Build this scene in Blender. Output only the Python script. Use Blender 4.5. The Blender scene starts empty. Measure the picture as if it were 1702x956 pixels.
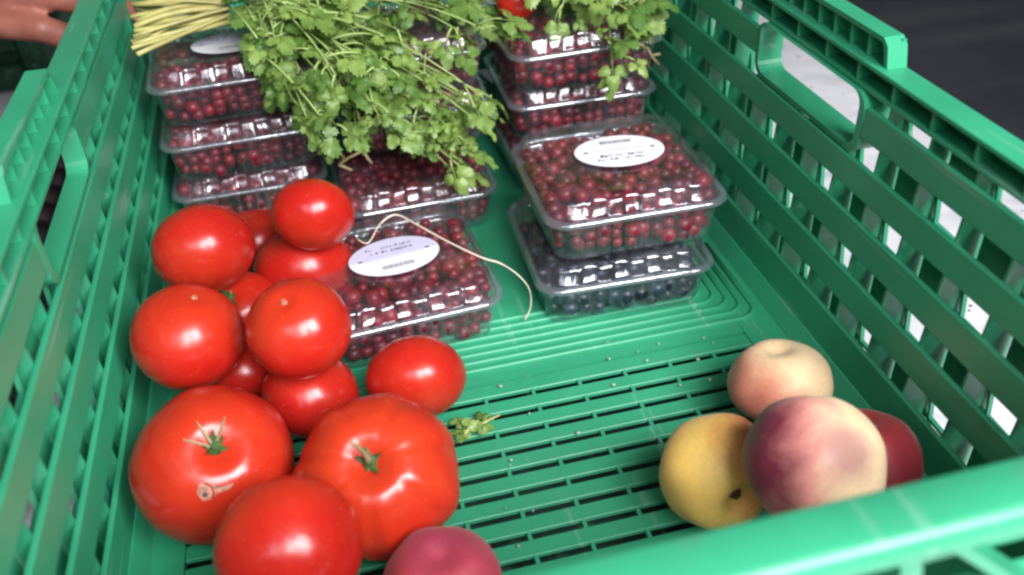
import bpy, bmesh, math, random
from mathutils import Vector, Matrix, noise

random.seed(7)
sc = bpy.context.scene
col = sc.collection

# ------------------------------------------------------------------ camera
CAM = Vector((-0.05399, -0.34257, 0.32525))
RX = Vector((0.9703671, -0.2370329, -0.0469361))      # image right
RY = Vector((-0.1771088, -0.5655539, -0.8054696))     # image down
RZ = Vector((0.1643779, 0.7899140, -0.5907755))       # view direction
FPX = 1500.0                                          # focal length for a 1702 wide picture
cam_d = bpy.data.cameras.new('camera')
cam = bpy.data.objects.new('camera', cam_d)
col.objects.link(cam)
m = Matrix.Identity(4)
for i in range(3):
    m[i][0] = RX[i]; m[i][1] = -RY[i]; m[i][2] = -RZ[i]; m[i][3] = CAM[i]
cam.matrix_world = m
cam_d.sensor_width = 36
cam_d.lens = FPX / 1702 * 36
cam_d.clip_start = 0.01
cam_d.clip_end = 60
cam_d.dof.use_dof = True
cam_d.dof.focus_distance = 0.46
cam_d.dof.aperture_fstop = 8.0
sc.camera = cam

# ------------------------------------------------------------------ world and lamps
w = bpy.data.worlds.new('World'); sc.world = w; w.use_nodes = True
bg = w.node_tree.nodes['Background']
bg.inputs[0].default_value = (0.86, 0.93, 1.0, 1)
bg.inputs[1].default_value = 0.06

def area(name, loc, target, sx, sy, power, colr):
    l = bpy.data.lights.new(name, 'AREA'); l.shape = 'RECTANGLE'
    l.size = sx; l.size_y = sy; l.energy = power; l.color = colr
    o = bpy.data.objects.new(name, l); col.objects.link(o)
    o.location = loc
    o.rotation_euler = (Vector(target) - Vector(loc)).to_track_quat('-Z', 'Y').to_euler()
    return o
area('window_light', (-0.36, -0.80, 0.80), (-0.05, 0.05, 0.03), 0.48, 0.34, 2.6, (0.90, 0.92, 1.0))
area('window_light', (0.08, -0.89, 0.84), (0, 0.05, 0.03), 0.32, 0.50, 13.2, (0.98, 0.97, 1.0))
area('window_light', (0.48, -0.81, 0.86), (0, 0.05, 0.03), 0.36, 0.54, 20.5, (0.98, 0.97, 1.0))

sc.view_settings.view_transform = 'Standard'
sc.view_settings.look = 'None'
sc.view_settings.exposure = 0.0
sc.view_settings.gamma = 1.0
sc.render.engine = 'CYCLES'
sc.cycles.max_bounces = 10
sc.cycles.transparent_max_bounces = 40
sc.cycles.use_denoising = True
sc.cycles.pixel_filter_type = 'BLACKMAN_HARRIS'
sc.cycles.filter_width = 2.5
sc.cycles.sample_clamp_indirect = 6

# ------------------------------------------------------------------ helpers
def ray(u, v):
    return RX * ((u - 851) / FPX) + RY * ((v - 478) / FPX) + RZ
def at(u, v, ax, val):
    d = ray(u, v); return CAM + d * ((val - CAM[ax]) / d[ax])
def dep(u, v, z):
    return CAM + ray(u, v) * z
def proj(p):
    d = Vector(p) - CAM; z = d.dot(RZ)
    return 851 + FPX * d.dot(RX) / z, 478 + FPX * d.dot(RY) / z
def inpoly(x, y, P):
    r = False; j = len(P) - 1
    for i in range(len(P)):
        if (P[i][1] > y) != (P[j][1] > y) and x < (P[j][0] - P[i][0]) * (y - P[i][1]) / (P[j][1] - P[i][1]) + P[i][0]:
            r = not r
        j = i
    return r

def link(name, me, mat=None, parent=None, loc=None, smooth=False):
    if isinstance(me, bmesh.types.BMesh):
        b = me; me = bpy.data.meshes.new(name); b.to_mesh(me); b.free()
        if smooth:
            for p in me.polygons: p.use_smooth = True
    o = bpy.data.objects.new(name, me); col.objects.link(o)
    if mat and not me.materials: me.materials.append(mat)
    if parent: o.parent = parent
    if loc is not None: o.location = loc
    return o
def tag(o, label=None, cat=None, group=None, kind=None):
    if label: o['label'] = label
    if cat: o['category'] = cat
    if group: o['group'] = group
    if kind: o['kind'] = kind
    return o
def empty(name, loc=(0, 0, 0)):
    o = bpy.data.objects.new(name, None); col.objects.link(o); o.location = loc; o.empty_display_size = 0.01
    return o

def bm_box(b, lo, hi):
    x0, y0, z0 = lo; x1, y1, z1 = hi
    v = [b.verts.new(p) for p in ((x0,y0,z0),(x1,y0,z0),(x1,y1,z0),(x0,y1,z0),(x0,y0,z1),(x1,y0,z1),(x1,y1,z1),(x0,y1,z1))]
    for f in ((3,2,1,0),(4,5,6,7),(0,1,5,4),(1,2,6,5),(2,3,7,6),(3,0,4,7)):
        b.faces.new([v[i] for i in f])
    return v
def bm_hull8(b, P):      # 8 points ordered as bm_box
    v = [b.verts.new(p) for p in P]
    for f in ((3,2,1,0),(4,5,6,7),(0,1,5,4),(1,2,6,5),(2,3,7,6),(3,0,4,7)):
        b.faces.new([v[i] for i in f])
    return v
def bevel(b, off, seg=2):
    bmesh.ops.recalc_face_normals(b, faces=b.faces)
    bmesh.ops.bevel(b, geom=list(b.edges), offset=off, segments=seg, profile=0.6, affect='EDGES', clamp_overlap=True)
def bm_tube(b, pts, rad, n=6, cap=True):
    pts = [Vector(p) for p in pts]; rings = []
    up = Vector((0.13, 0.21, 0.97))
    for i, p in enumerate(pts):
        t = (pts[min(i + 1, len(pts) - 1)] - pts[max(i - 1, 0)])
        if t.length < 1e-9: t = Vector((0, 0, 1))
        t.normalize()
        a = t.cross(up)
        if a.length < 1e-3: a = t.cross(Vector((1, 0, 0)))
        a.normalize(); c = t.cross(a)
        r = rad[i] if isinstance(rad, (list, tuple)) else rad
        rings.append([b.verts.new(p + (a * math.cos(k * 2 * math.pi / n) + c * math.sin(k * 2 * math.pi / n)) * r) for k in range(n)])
    for i in range(len(rings) - 1):
        for k in range(n):
            b.faces.new((rings[i][k], rings[i][(k + 1) % n], rings[i + 1][(k + 1) % n], rings[i + 1][k]))
    if cap:
        b.faces.new(rings[0][::-1]); b.faces.new(rings[-1])
def bez(p0, p1, p2, n=8):
    p0, p1, p2 = Vector(p0), Vector(p1), Vector(p2)
    return [p0 * (1 - t) ** 2 + p1 * 2 * t * (1 - t) + p2 * t * t for t in [i / n for i in range(n + 1)]]

# ------------------------------------------------------------------ materials
def mat(name):
    M = bpy.data.materials.new(name); M.use_nodes = True
    return M, M.node_tree.nodes, M.node_tree.links, M.node_tree.nodes['Principled BSDF']
def ramp(n, stops, interp='LINEAR'):
    r = n.new('ShaderNodeValToRGB'); r.color_ramp.interpolation = interp
    e = r.color_ramp.elements
    while len(e) < len(stops): e.new(0.5)
    for i, (p, c) in enumerate(stops):
        e[i].position = p; e[i].color = (*c, 1)
    return r
def noise_tex(n, l, scale, detail=4, rough=0.55, coord='Object', dist=0):
    tc = n.new('ShaderNodeTexCoord'); t = n.new('ShaderNodeTexNoise')
    t.inputs['Scale'].default_value = scale; t.inputs['Detail'].default_value = detail
    t.inputs['Roughness'].default_value = rough; t.inputs['Distortion'].default_value = dist
    l.new(tc.outputs[coord], t.inputs['Vector'])
    return t
def bump(n, l, src, B, strength, dist):
    b = n.new('ShaderNodeBump'); b.inputs['Strength'].default_value = strength; b.inputs['Distance'].default_value = dist
    l.new(src, b.inputs['Height']); l.new(b.outputs[0], B.inputs['Normal']); return b

def plastic(name, c, rough=0.34, dirt=0.9):
    M, n, l, B = mat(name)
    geo = n.new('ShaderNodeNewGeometry')
    def nz(s, d):
        t = n.new('ShaderNodeTexNoise'); t.inputs['Scale'].default_value = s; t.inputs['Detail'].default_value = d
        l.new(geo.outputs['Position'], t.inputs['Vector']); return t
    a = nz(16, 5)
    r = ramp(n, [(0.30, tuple(x * 0.86 for x in c)), (0.72, tuple(x * 1.10 for x in c))])
    l.new(a.outputs[0], r.inputs[0])
    # dull dusty film and small scuffs
    d = nz(70, 8); dr = ramp(n, [(0.60, (0, 0, 0)), (0.74, (dirt * 0.45,) * 3)])
    l.new(d.outputs[0], dr.inputs[0])
    mx = n.new('ShaderNodeMixRGB'); l.new(dr.outputs[0], mx.inputs[0]); l.new(r.outputs[0], mx.inputs[1])
    mx.inputs[2].default_value = (0.085, 0.24, 0.15, 1)
    mp = n.new('ShaderNodeMapping'); mp.inputs['Scale'].default_value = (160, 9, 160); mp.inputs['Rotation'].default_value = (0.3, 0.2, 0.35); l.new(geo.outputs['Position'], mp.inputs[0])
    sc_ = n.new('ShaderNodeTexNoise'); sc_.inputs['Scale'].default_value = 1.0; sc_.inputs['Detail'].default_value = 5; l.new(mp.outputs[0], sc_.inputs['Vector'])
    scr_ = ramp(n, [(0.63, (0, 0, 0)), (0.70, (0.42 * dirt,) * 3)]); l.new(sc_.outputs[0], scr_.inputs[0])
    ms = n.new('ShaderNodeMixRGB'); l.new(scr_.outputs[0], ms.inputs[0]); l.new(mx.outputs[0], ms.inputs[1]); ms.inputs[2].default_value = (0.30, 0.46, 0.38, 1)
    gm = nz(7, 6); gmr = ramp(n, [(0.50, (0, 0, 0)), (0.72, (0.55 * dirt,) * 3)]); l.new(gm.outputs[0], gmr.inputs[0])
    mg = n.new('ShaderNodeMixRGB'); l.new(gmr.outputs[0], mg.inputs[0]); l.new(ms.outputs[0], mg.inputs[1]); mg.inputs[2].default_value = (0.040, 0.17, 0.10, 1)
    l.new(mg.outputs[0], B.inputs['Base Color'])
    rr = n.new('ShaderNodeMapRange'); rr.inputs[3].default_value = rough - 0.07; rr.inputs[4].default_value = rough + 0.14
    l.new(a.outputs[0], rr.inputs[0]); l.new(rr.outputs[0], B.inputs['Roughness'])
    g = nz(420, 3); bump(n, l, g.outputs[0], B, 0.10, 0.0006)
    return M
GREEN = plastic('green_plastic', (0.036, 0.345, 0.178))
GREEN_SHADED = plastic('shaded_green_plastic', (0.005, 0.045, 0.022), 0.6)  # far crate's green, its shade put into the darker colour
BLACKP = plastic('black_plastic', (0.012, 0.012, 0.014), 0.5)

def tomato_mat(name, c0, c1, shoulder):
    M, n, l, B = mat(name)
    t = noise_tex(n, l, 22, 3)
    r = ramp(n, [(0.3, c0), (0.7, c1)]); l.new(t.outputs[0], r.inputs[0])
    tc = n.new('ShaderNodeTexCoord'); sx = n.new('ShaderNodeSeparateXYZ'); l.new(tc.outputs['Generated'], sx.inputs[0])
    mr = n.new('ShaderNodeMapRange'); mr.inputs[1].default_value = 0.62; mr.inputs[2].default_value = 1.0
    mr.inputs[4].default_value = shoulder; l.new(sx.outputs[2], mr.inputs[0])
    mx = n.new('ShaderNodeMixRGB'); l.new(mr.outputs[0], mx.inputs[0]); l.new(r.outputs[0], mx.inputs[1])
    mx.inputs[2].default_value = (0.62, 0.085, 0.014, 1)
    sp = noise_tex(n, l, 700, 1); spr = ramp(n, [(0.66, (0, 0, 0)), (0.74, (0.22,) * 3)]); l.new(sp.outputs[0], spr.inputs[0])
    m2 = n.new('ShaderNodeMixRGB'); l.new(spr.outputs[0], m2.inputs[0]); l.new(mx.outputs[0], m2.inputs[1]); m2.inputs[2].default_value = (0.8, 0.16, 0.03, 1)
    bl = noise_tex(n, l, 14, 5, 0.6, dist=0.8); blr = ramp(n, [(0.48, (0, 0, 0)), (0.75, (0.40,) * 3)]); l.new(bl.outputs[0], blr.inputs[0])
    m3 = n.new('ShaderNodeMixRGB'); l.new(blr.outputs[0], m3.inputs[0]); l.new(m2.outputs[0], m3.inputs[1]); m3.inputs[2].default_value = (0.60, 0.075, 0.022, 1)
    l.new(m3.outputs[0], B.inputs['Base Color'])
    ro = noise_tex(n, l, 35, 6, 0.65); rm_ = n.new('ShaderNodeMapRange'); rm_.inputs[1].default_value = .3; rm_.inputs[2].default_value = .75; rm_.inputs[3].default_value = .19; rm_.inputs[4].default_value = .36
    l.new(ro.outputs[0], rm_.inputs[0]); l.new(rm_.outputs[0], B.inputs['Roughness'])
    B.inputs['Specular IOR Level'].default_value = 0.5
    B.inputs['Subsurface Weight'].default_value = 0.06
    B.inputs['Subsurface Radius'].default_value = (0.006, 0.0015, 0.0008)
    B.inputs['Subsurface Scale'].default_value = 0.6
    w = noise_tex(n, l, 75, 3); bump(n, l, w.outputs[0], B, 0.10, 0.003)
    return M
TOM = [tomato_mat('tomato_skin', (0.42, 0.011, 0.008), (0.55, 0.021, 0.011), 0.20),
       tomato_mat('tomato_skin_deep', (0.36, 0.010, 0.008), (0.50, 0.018, 0.010), 0.08),
       tomato_mat('tomato_skin_orange', (0.42, 0.012, 0.008), (0.56, 0.024, 0.012), 0.28)]

def simple(name, c, rough=0.5, var=0.25, scale=60, **kw):
    M, n, l, B = mat(name)
    t = noise_tex(n, l, scale, 4)
    r = ramp(n, [(0.3, tuple(x * (1 - var) for x in c)), (0.7, tuple(min(1, x * (1 + var)) for x in c))])
    l.new(t.outputs[0], r.inputs[0]); l.new(r.outputs[0], B.inputs['Base Color'])
    B.inputs['Roughness'].default_value = rough
    for k, v in kw.items(): B.inputs[k.replace('_', ' ')].default_value = v
    return M
CALYX = simple('calyx_green', (0.05, 0.095, 0.022), 0.6, 0.4, 150)
STALK_DRY = simple('dry_stalk', (0.27, 0.22, 0.11), 0.6, 0.25, 120)
SCAR = simple('pale_scar', (0.44, 0.19, 0.13), 0.6, 0.45, 420)
STEM = simple('parsley_stem', (0.33, 0.45, 0.14), 0.45, 0.3, 30)
STEMPALE = simple('pale_parsley_stem', (0.48, 0.44, 0.15), 0.42, 0.3, 40)
BAND = simple('teal_band', (0.06, 0.42, 0.24), 0.4, 0.15)
PAPER = simple('label_paper', (0.80, 0.79, 0.84), 0.5, 0.03, 200)
PAPER2 = simple('label_tint', (0.60, 0.58, 0.76), 0.5, 0.05, 200)
INK = simple('label_ink', (0.05, 0.05, 0.08), 0.6, 0.1)
INKG = simple('label_grey_ink', (0.30, 0.33, 0.33), 0.6, 0.1)
STRAW = simple('straw', (0.80, 0.68, 0.55), 0.5, 0.15)
FLAKE = simple('flake', (0.40, 0.44, 0.36), 0.7, 0.3, 300)
NAIL = simple('nail', (0.62, 0.33, 0.27), 0.3, 0.1)

def leaf_mat(name, c0, c1):
    M, n, l, B = mat(name)
    t = noise_tex(n, l, 130, 3)
    oi = n.new('ShaderNodeObjectInfo')
    ad = n.new('ShaderNodeMath'); ad.operation = 'MULTIPLY_ADD'; ad.inputs[1].default_value = 0.55; l.new(oi.outputs['Random'], ad.inputs[0])
    ml = n.new('ShaderNodeMath'); ml.operation = 'MULTIPLY'; ml.inputs[1].default_value = 0.55; l.new(t.outputs[0], ml.inputs[0])
    l.new(ml.outputs[0], ad.inputs[2])
    r = ramp(n, [(0.2, c0), (0.85, c1)]); l.new(ad.outputs[0], r.inputs[0])
    l.new(r.outputs[0], B.inputs['Base Color']); B.inputs['Roughness'].default_value = 0.42
    tr = n.new('ShaderNodeBsdfTranslucent'); l.new(r.outputs[0], tr.inputs[0])
    mx = n.new('ShaderNodeMixShader'); mx.inputs[0].default_value = 0.28
    out = n['Material Output']; l.new(B.outputs[0], mx.inputs[1]); l.new(tr.outputs[0], mx.inputs[2]); l.new(mx.outputs[0], out.inputs[0])
    return M
LEAF = leaf_mat('parsley_leaf', (0.07, 0.175, 0.030), (0.30, 0.44, 0.105))

def berry_mat(name, c0, c1, rough):
    M, n, l, B = mat(name)
    oi = n.new('ShaderNodeObjectInfo'); t = noise_tex(n, l, 150, 2, coord='Object')
    geo = n.new('ShaderNodeNewGeometry')
    a = n.new('ShaderNodeMath'); a.operation = 'ADD'
    l.new(geo.outputs['Random Per Island'], a.inputs[0]); l.new(oi.outputs['Random'], a.inputs[1])
    b = n.new('ShaderNodeMath'); b.operation = 'FRACT'; l.new(a.outputs[0], b.inputs[0])
    r = ramp(n, [(0.0, c0), (1.0, c1)]); l.new(b.outputs[0], r.inputs[0])
    l.new(r.outputs[0], B.inputs['Base Color'])
    B.inputs['Roughness'].default_value = rough
    B.inputs['Subsurface Weight'].default_value = 0.15
    B.inputs['Subsurface Radius'].default_value = (0.003, 0.0006, 0.0006)
    return M
BERRY = berry_mat('red_berry', (0.085, 0.002, 0.012), (0.24, 0.005, 0.020), 0.44)
BLUEB = berry_mat('dark_berry', (0.006, 0.008, 0.016), (0.022, 0.035, 0.062), 0.4)

def clear_mat(name, tint, base, mult, rough, milk):
    M, n, l, B = mat(name); n.remove(B)
    tr = n.new('ShaderNodeBsdfTransparent'); tr.inputs[0].default_value = (*tint, 1)
    gl = n.new('ShaderNodeBsdfGlossy'); gl.inputs['Roughness'].default_value = rough; gl.inputs[0].default_value = (0.95, 0.97, 1, 1)
    t = noise_tex(n, l, 48, 3); bp = n.new('ShaderNodeBump'); bp.inputs['Strength'].default_value = 0.30; bp.inputs['Distance'].default_value = 0.004
    l.new(t.outputs[0], bp.inputs['Height']); l.new(bp.outputs[0], gl.inputs['Normal'])
    geo = n.new('ShaderNodeNewGeometry'); dt = n.new('ShaderNodeVectorMath'); dt.operation = 'DOT_PRODUCT'
    l.new(geo.outputs['Normal'], dt.inputs[0]); l.new(geo.outputs['Incoming'], dt.inputs[1])
    def mth(op, a, b=None):
        m = n.new('ShaderNodeMath'); m.operation = op
        for i, v in enumerate((a, b)):
            if v is None: continue
            if isinstance(v, (int, float)): m.inputs[i].default_value = v
            else: l.new(v, m.inputs[i])
        return m.outputs[0]
    ab = mth('ABSOLUTE', dt.outputs['Value']); fr = mth('POWER', mth('SUBTRACT', 1.0, ab), 4.0)
    fac = mth('MINIMUM', mth('ADD', mth('MULTIPLY', fr, mult), base), 0.95)
    mx = n.new('ShaderNodeMixShader'); l.new(fac, mx.inputs[0]); l.new(tr.outputs[0], mx.inputs[1]); l.new(gl.outputs[0], mx.inputs[2])
    df = n.new('ShaderNodeBsdfDiffuse'); df.inputs[0].default_value = (0.60, 0.62, 0.70, 1)
    fg = noise_tex(n, l, 26, 5, 0.65); fr2 = ramp(n, [(0.40, (milk * .3,) * 3), (0.68, (milk * 2.2,) * 3)]); l.new(fg.outputs[0], fr2.inputs[0])
    m2 = n.new('ShaderNodeMixShader'); l.new(fr2.outputs[0], m2.inputs[0]); l.new(mx.outputs[0], m2.inputs[1]); l.new(df.outputs[0], m2.inputs[2])
    l.new(m2.outputs[0], n['Material Output'].inputs[0])
    return M
CLEAR = clear_mat('clear_film', (0.97, 0.975, 0.985), 0.10, 0.75, 0.16, 0.035)
RIMCL = clear_mat('clear_flange', (0.90, 0.92, 0.95), 0.22, 0.7, 0.17, 0.05)

# ------------------------------------------------------------------ setting: table and asphalt
ZT = -0.022
def table_mat():
    M, n, l, B = mat('white_board')
    t = noise_tex(n, l, 5, 6); r = ramp(n, [(0.3, (0.64, 0.63, 0.665)), (0.7, (0.78, 0.775, 0.81))]); l.new(t.outputs[0], r.inputs[0])
    s = noise_tex(n, l, 90, 2); sr = ramp(n, [(0.70, (0, 0, 0)), (0.725, (0.85,) * 3)]); l.new(s.outputs[0], sr.inputs[0])
    mx = n.new('ShaderNodeMixRGB'); l.new(sr.outputs[0], mx.inputs[0]); l.new(r.outputs[0], mx.inputs[1]); mx.inputs[2].default_value = (0.05, 0.04, 0.05, 1)
    l.new(mx.outputs[0], B.inputs['Base Color']); B.inputs['Roughness'].default_value = 0.45
    c = noise_tex(n, l, 7, 2, dist=1.5); bump(n, l, c.outputs[0], B, 0.3, 0.03)
    return M
b = bmesh.new(); bm_box(b, (-1.1, -0.75, ZT - 0.03), (0.425, 1.15, ZT)); bevel(b, 0.004, 2)
tb = empty('table', (0, 0, 0))
link('table_top', b, table_mat(), tb)
METAL = simple('table_leg_metal', (0.25, 0.25, 0.26), 0.4, 0.1, 20, Metallic=0.8)
for lx, ly in ((-1.05, -0.7), (0.375, -0.7), (-1.05, 1.1), (0.375, 1.1)):
    b = bmesh.new(); bm_box(b, (lx - 0.02, ly - 0.02, -0.80), (lx + 0.02, ly + 0.02, ZT - 0.031)); bevel(b, 0.004, 1)
    link('leg', b, METAL, tb)
tag(tb, 'white board table top under the green crate, seen through its handle hole', 'table')

def asphalt():
    M, n, l, B = mat('asphalt')
    t = noise_tex(n, l, 2.2, 6, 0.6); r = ramp(n, [(0.3, (0.17, 0.18, 0.225)), (0.72, (0.25, 0.26, 0.315))]); l.new(t.outputs[0], r.inputs[0])
    g = noise_tex(n, l, 160, 3); gr = ramp(n, [(0.35, (0.7,) * 3), (0.75, (1.35,) * 3)]); l.new(g.outputs[0], gr.inputs[0])
    mu = n.new('ShaderNodeMixRGB'); mu.blend_type = 'MULTIPLY'; mu.inputs[0].default_value = 1; l.new(r.outputs[0], mu.inputs[1]); l.new(gr.outputs[0], mu.inputs[2])
    # a worn pale wheel streak across the ground
    tc = n.new('ShaderNodeTexCoord'); mp = n.new('ShaderNodeMapping'); mp.inputs['Rotation'].default_value = (0, 0, math.radians(80)); l.new(tc.outputs['Object'], mp.inputs[0])
    wv = n.new('ShaderNodeTexNoise'); wv.inputs['Scale'].default_value = 1.0; wv.inputs['Detail'].default_value = 5
    mp.inputs['Scale'].default_value = (0.5, 7, 1); l.new(mp.outputs[0], wv.inputs['Vector'])
    wr = ramp(n, [(0.56, (0, 0, 0)), (0.70, (0.5,) * 3)]); l.new(wv.outputs[0], wr.inputs[0])
    mx = n.new('ShaderNodeMixRGB'); l.new(wr.outputs[0], mx.inputs[0]); l.new(mu.outputs[0], mx.inputs[1]); mx.inputs[2].default_value = (0.42, 0.41, 0.39, 1)
    l.new(mx.outputs[0], B.inputs['Base Color']); B.inputs['Roughness'].default_value = 0.8
    bump(n, l, g.outputs[0], B, 0.5, 0.01)
    return M
b = bmesh.new(); bm_box(b, (-12, -12, -0.9), (14, 18, -0.8))
tag(link('ground', b, asphalt()), 'dark grey asphalt ground beyond the table edge', 'ground', kind='structure')

# ------------------------------------------------------------------ the green crate
H = 0.158
Y0, Y1 = -0.222, 0.326          # inside ends
YO0, YO1 = -0.2355, 0.3395      # outside ends
RW = dict(s=1, xb=0.178, xt=0.1865, xo=0.200)
LW = dict(s=-1, xb=0.1705, xt=0.1745, xo=0.1845)
crate = empty('produce_crate', (0, 0, ZT))
crate_inv = Matrix.Translation((0, 0, -ZT))
def cl(name, me, parent=None, matl=GREEN, smooth=False):
    """crate part: geometry given in world space, parented to the crate or to one of its parts"""
    par = parent or crate
    if isinstance(me, bmesh.types.BMesh) and par is crate:
        me.transform(crate_inv)
    o = link(name, me, matl, par, smooth=smooth)
    return o
tag(crate, 'large mint green plastic produce crate holding tomatoes, punnets and peaches', 'crate')

# floor: solid margin with ridges plus one slat between every two slot rows
PITCH = 0.01288; SLOT = 0.0046; CX = 0.0255
XL, XR = -0.1705, 0.178
b = bmesh.new()
SX0, SX1 = -0.150, 0.1515
bm_box(b, (SX1, Y0, -0.004), (XR + 0.002, Y1, 0.0)); bm_box(b, (XL - 0.002, Y0, -0.004), (SX0, Y1, 0.0))
bm_box(b, (SX0, 0.0205, -0.004), (SX1, Y1, 0.0))
YN = -15 * PITCH - SLOT / 2
bm_box(b, (SX0, Y0, -0.004), (SX1, YN, 0.0))
floor = cl('floor_panel', b)
for k, yy in enumerate((0.0235, 0.0300, 0.0365, 0.0430, 0.0495, 0.0560, 0.0625)):   # raised ridges with rounded right-hand corners
    xe = 0.166 - 0.0055 * k; rr = 0.011
    pts = [(-0.16, yy, 0.0002), (0.0, yy, 0.0002), (xe - rr, yy, 0.0002)]
    pts += [(xe - rr + rr * math.sin(a), yy + rr - rr * math.cos(a), 0.0002) for a in [math.pi / 2 * i / 5 for i in range(1, 6)]]
    pts.append((xe, 0.10, 0.0002))
    b = bmesh.new(); bm_tube(b, pts, 0.0017, 8)
    link('floor_ridge', b, GREEN, floor, smooth=True).matrix_parent_inverse = crate_inv
# slats with tabs; slot rows at y = -k*PITCH
def slat_mesh(y_lo, y_hi, x0, x1, tabs_y, shift):
    b = bmesh.new(); bm_box(b, (x0, y_lo, -0.0032), (x1, y_hi, -0.0006)); bevel(b, 0.0003, 1)
    bmesh.ops.recalc_face_normals(b, faces=b.faces)
    c = CX * -6 + shift
    while c < x1:
        if c > x0 + 0.002: bm_box(b, (c - 0.0009, y_lo - SLOT - 0.0002, -0.0030), (c + 0.0009, y_lo + 0.0002, -0.0008))
        c += CX
    return b
for k in range(0, 15):
    yh = -k * PITCH - SLOT / 2; yl = -(k + 1) * PITCH + SLOT / 2
    link('floor_slat', slat_mesh(yl, yh, SX0 + 0.0001, SX1 - 0.0001, None, 0.0), GREEN, floor).matrix_parent_inverse = crate_inv
b = slat_mesh(SLOT / 2, 0.0128 - SLOT / 2 + 0.001, SX0 + 0.0001, SX1 - 0.0001, None, 0.0)
link('floor_slat', b, GREEN, floor).matrix_parent_inverse = crate_inv
b = bmesh.new(); bm_box(b, (SX0, 0.0128 - SLOT / 2 + 0.003, -0.0032), (SX1, 0.0203, -0.0006)); link('floor_slat', b, GREEN, floor).matrix_parent_inverse = crate_inv
# added black sheet below the floor, standing in for shade in the slots
b = bmesh.new(); bm_box(b, (XL, Y0, -0.0195), (XR, Y1, -0.0175)); link('slot_shade_sheet', b, BLACKP, floor).matrix_parent_inverse = crate_inv
b = bmesh.new()
for xx in (XL + 0.004, 0.0, XR - 0.004): bm_box(b, (xx - 0.002, Y0, ZT + 0.0003), (xx + 0.002, Y1, -0.0197))
link('skid', b, GREEN, floor).matrix_parent_inverse = crate_inv

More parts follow.
